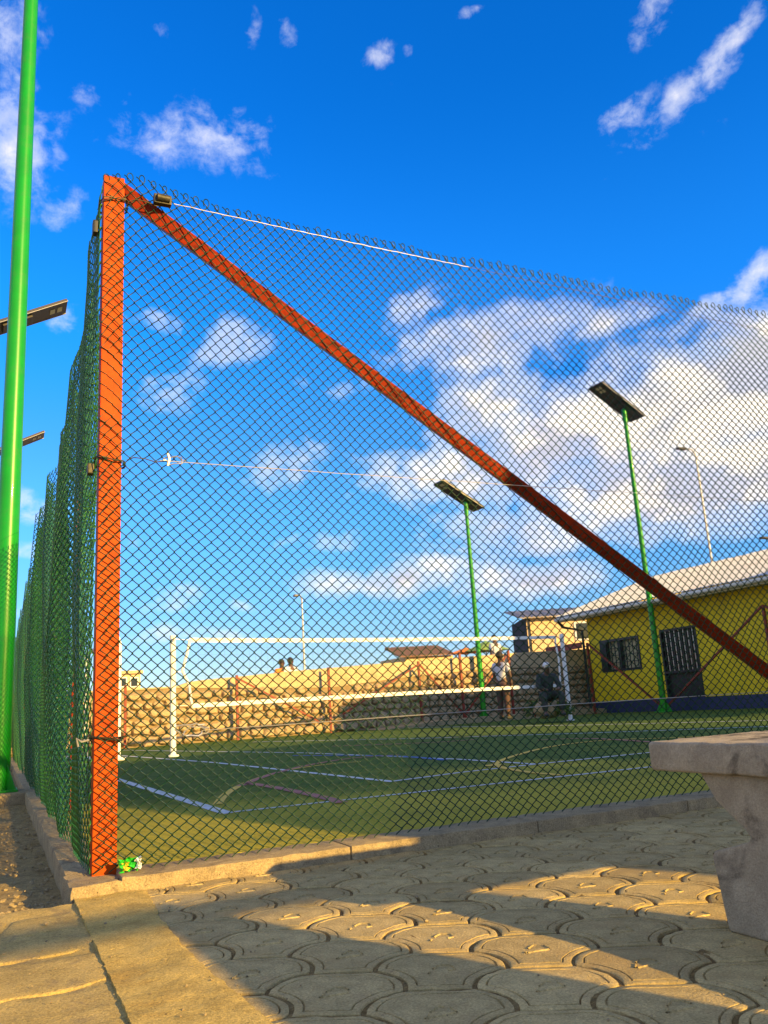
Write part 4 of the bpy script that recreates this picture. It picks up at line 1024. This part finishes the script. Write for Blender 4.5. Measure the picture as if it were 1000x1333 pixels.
obj('rock', lump(0, .12, .17, .34, .28, .22, 5, .15, 3), 'stone', sb, smooth=True, local=True); obj('chip', lump(.34, .1, .05, .09, .08, .06, 8, .2, 2), 'stone', sb, smooth=True, local=True)
# two people watching over the wall and one more by the parasol: built whole, standing on the rise behind
rise_ = obj('bank', MB().box((4.0, 20.05, -.15), (24, 23.5, .55)), 'terrain', kind='structure')
rise_.rotation_euler = (0, 0, 0)
for v in rise_.data.vertices:
    if v.co.y > 22 or True:
        v.co.y += .05*(v.co.x-2.4) - 1.5
def watcher(px, py, label, m, cap=None, h_=1.62):
    c = on(px, py, 0) if False else None
    d = ray(px, py); a_ = d.y-.05*d.x; off = 18.85+.05*(CAM.x-2.4)-CAM.y; q = CAM+d*(off/a_)
    t = standing((q.x, q.y, q.z-h_-.03), .3, label, m, 'dark_cloth', h_); return t
watcher(366.5, 858, 'person in orange shirt looking over the stone wall', 'orange_cloth', h_=1.55)
watcher(378, 855.5, 'person in pale top looking over the stone wall beside the orange shirt', 'white_cloth', h_=1.60)
watcher(643, 826, 'person in pale shirt above the wall beside the green parasol', 'pale_shirt', h_=1.68)
# weeds at the foot of the wall
def bush(px, py, r_, label, n=260):
    c = at_z(px, py, LG); t = empty('shrub', (c.x, c.y, LG), label, 'shrub', 'small shrubs at the foot of the stone wall'); lf = MB(); rr = random.Random(px)
    for k in range(n):
        th = rr.uniform(0, 2*pi); ph = rr.uniform(0, pi/2); q = r_*rr.uniform(.5, 1.0)
        p = Vector((q*cos(th)*sin(ph+.2), q*sin(th)*sin(ph+.2), q*1.3*cos(ph)*.9+.03)); d1_ = Vector((rr.uniform(-1,1), rr.uniform(-1,1), rr.uniform(0,1))).normalized()*.06; d2_ = Vector((rr.uniform(-1,1), rr.uniform(-1,1), rr.uniform(-1,1))).normalized()*.03
        lf.add([p-d1_, p+d2_, p+d1_, p-d2_], [(0,1,2,3)])
    obj('foliage', lf, 'leaf', t, local=True, kind='stuff')
    for k in range(4): a_ = k*1.6; obj('stem', MB().tube([(0,0,0), (.4*r_*cos(a_), .4*r_*sin(a_), r_*.7)], .012, 5), 'rust_paint', t, local=True)
bush(697, 933, .30, 'small yellow-green shrub on the standing person\'s side of the seated one'); bush(734, 931.5, .26, 'small yellow-green shrub between the seated person and the net post')

# ------------------------------------------------------------------ unseen objects behind the camera, added to throw the long shadows
sp = Vector((cos(SUN_AZ), sin(SUN_AZ), 0)); sa_ = Vector((sin(SUN_AZ), -cos(SUN_AZ), 0)); TE = tan(SUN_EL)
def sq(s, a, z=0.0): return sp*s + sa_*a + Vector((0, 0, z))
SHL = empty('occluder', sq(6, 10).to_tuple(), 'open shelter with grey hipped roof on thin posts, unseen, added to shade the court', 'occluder')  # unseen roof, added and shaped to shade the middle of the court
zl = lambda q, a: q+(a-6)*TE
e0 = [sq(1.15, 8, zl(1.55, 8)), sq(11.2, 8, zl(1.55, 8)), sq(11.2, 12, zl(1.55, 8)), sq(1.15, 12, zl(1.55, 8))]; zr = zl(4.02, 10)
r1_, r2_ = sq(2.35, 10, zr), sq(10.6, 10, zr)
dn = Vector((0, 0, -.05))
obj('roof', MB().add(e0+[r1_, r2_]+[v+dn for v in e0+[r1_, r2_]], [(0,1,5,4),(1,2,5),(2,3,4,5),(3,0,4),(6,10,11,7),(7,11,8),(8,11,10,9),(9,10,6),(0,6,7,1),(1,7,8,2),(2,8,9,3),(3,9,6,0)]), 'grey_roof', SHL)
for s_, a_ in ((2.6, 8.6), (6.2, 8.6), (9.8, 8.6), (2.6, 11.4), (6.2, 11.4), (9.8, 11.4)):
    p = sq(s_, a_); obj('post', MB().tube([(p.x, p.y, -.15), (p.x, p.y, zl(1.9, 8.6))], .06, 10), 'galv', SHL)
BLK = empty('canopy', sq(19, 15).to_tuple(), 'unseen high canopy on steel columns, added to shade the wall, beyond the hip-roofed shelter', 'canopy')  # unseen, added to darken the lower stone wall and far court
def blk(s0, s1, a0, a1, z0, z1): 
    c = [sq(s0, a0), sq(s1, a0), sq(s1, a1), sq(s0, a1)]
    return MB().add([v+Vector((0,0,z0)) for v in c]+[v+Vector((0,0,z1)) for v in c], [(3,2,1,0),(4,5,6,7),(0,1,5,4),(1,2,6,5),(2,3,7,6),(3,0,4,7)])
arcp = [(15.0, zl(3.95, 14)), (21.6, zl(3.95, 14)), (21.6, zl(5.0, 14)), (20.0, zl(5.5, 14)), (18.2, zl(6.05, 14)), (16.5, zl(6.2, 14)), (15.0, zl(6.0, 14))]
obj('roof', MB().prism(arcp, sq(0, 14), sp, (0,0,1), sa_*6), 'grey_roof', BLK)
for s_, a_ in ((15.4, 14.4), (18.4, 14.4), (21.2, 14.4), (15.4, 19.5), (18.4, 19.5), (21.2, 19.5)):
    p = sq(s_, a_); obj('column', MB().tube([(p.x, p.y, -.15), (p.x, p.y, zl(4.0, 14))], .07, 10), 'galv', BLK)
RW = empty('occluder_wall', sq(-.4, 5).to_tuple(), 'unseen low concrete wall with sloping top, added to shadow the pavers', 'wall')  # unseen, sloping top shaped to cast the dark patch on the pavers
zr_ = lambda a: (5-a)*TE
obj('shadow_slab', MB().prism([(-.95, -.15), (-.08, -.15), (-.08, 1.20), (-.18, 1.18), (-.62, .86), (-.95, .60)], sq(0, 5), sp, (0,0,1), sa_*.25), 'kerb', RW)
obj('footing', blk(-1.0, -.03, 4.95, 5.3, -.16, -.10), 'kerb', RW)

GF = empty('occluder_bar', sq(-1.3, 9).to_tuple(), 'plain steel gate frame of two posts and a sloping top beam, unseen, added for its shadow band', 'blocker')  # unseen, added to cast the soft shadow band near the kerb
obj('beam', MB().beam(sq(-3.3, 9, 2.52), sq(.5, 9, 2.14), .10, .085), 'galv', GF)
for s_, z_ in ((-3.3, 2.60), (.52, 2.2)):
    p = sq(s_, 9); obj('post', MB().box((p.x-.05, p.y-.05, -.16), (p.x+.05, p.y+.05, z_), .004), 'galv', GF)
CBK = empty('occluder_block', sq(.2, 3.05).to_tuple(), 'small unseen concrete block, sloping side added to throw a shadow by the bench', 'block')  # unseen, side sloped to cast the shadow edge near the bench leg
obj('block', MB().prism([(-.06, 0), (.52, 0), (.52, .47), (.38, .47), (.28, .33), (.17, .21), (.04, .12), (-.06, .07)], sq(0, 2.95), sp, (0,0,1), sa_*.20), 'bench_concrete', CBK)
obj('footing', blk(-.05, .51, 2.96, 3.14, -.02, -.003), 'kerb', CBK)

# ------------------------------------------------------------------ render settings
scene.render.engine = 'CYCLES'
scene.cycles.max_bounces = 4; scene.cycles.diffuse_bounces = 3; scene.cycles.glossy_bounces = 2
scene.render.film_transparent = False
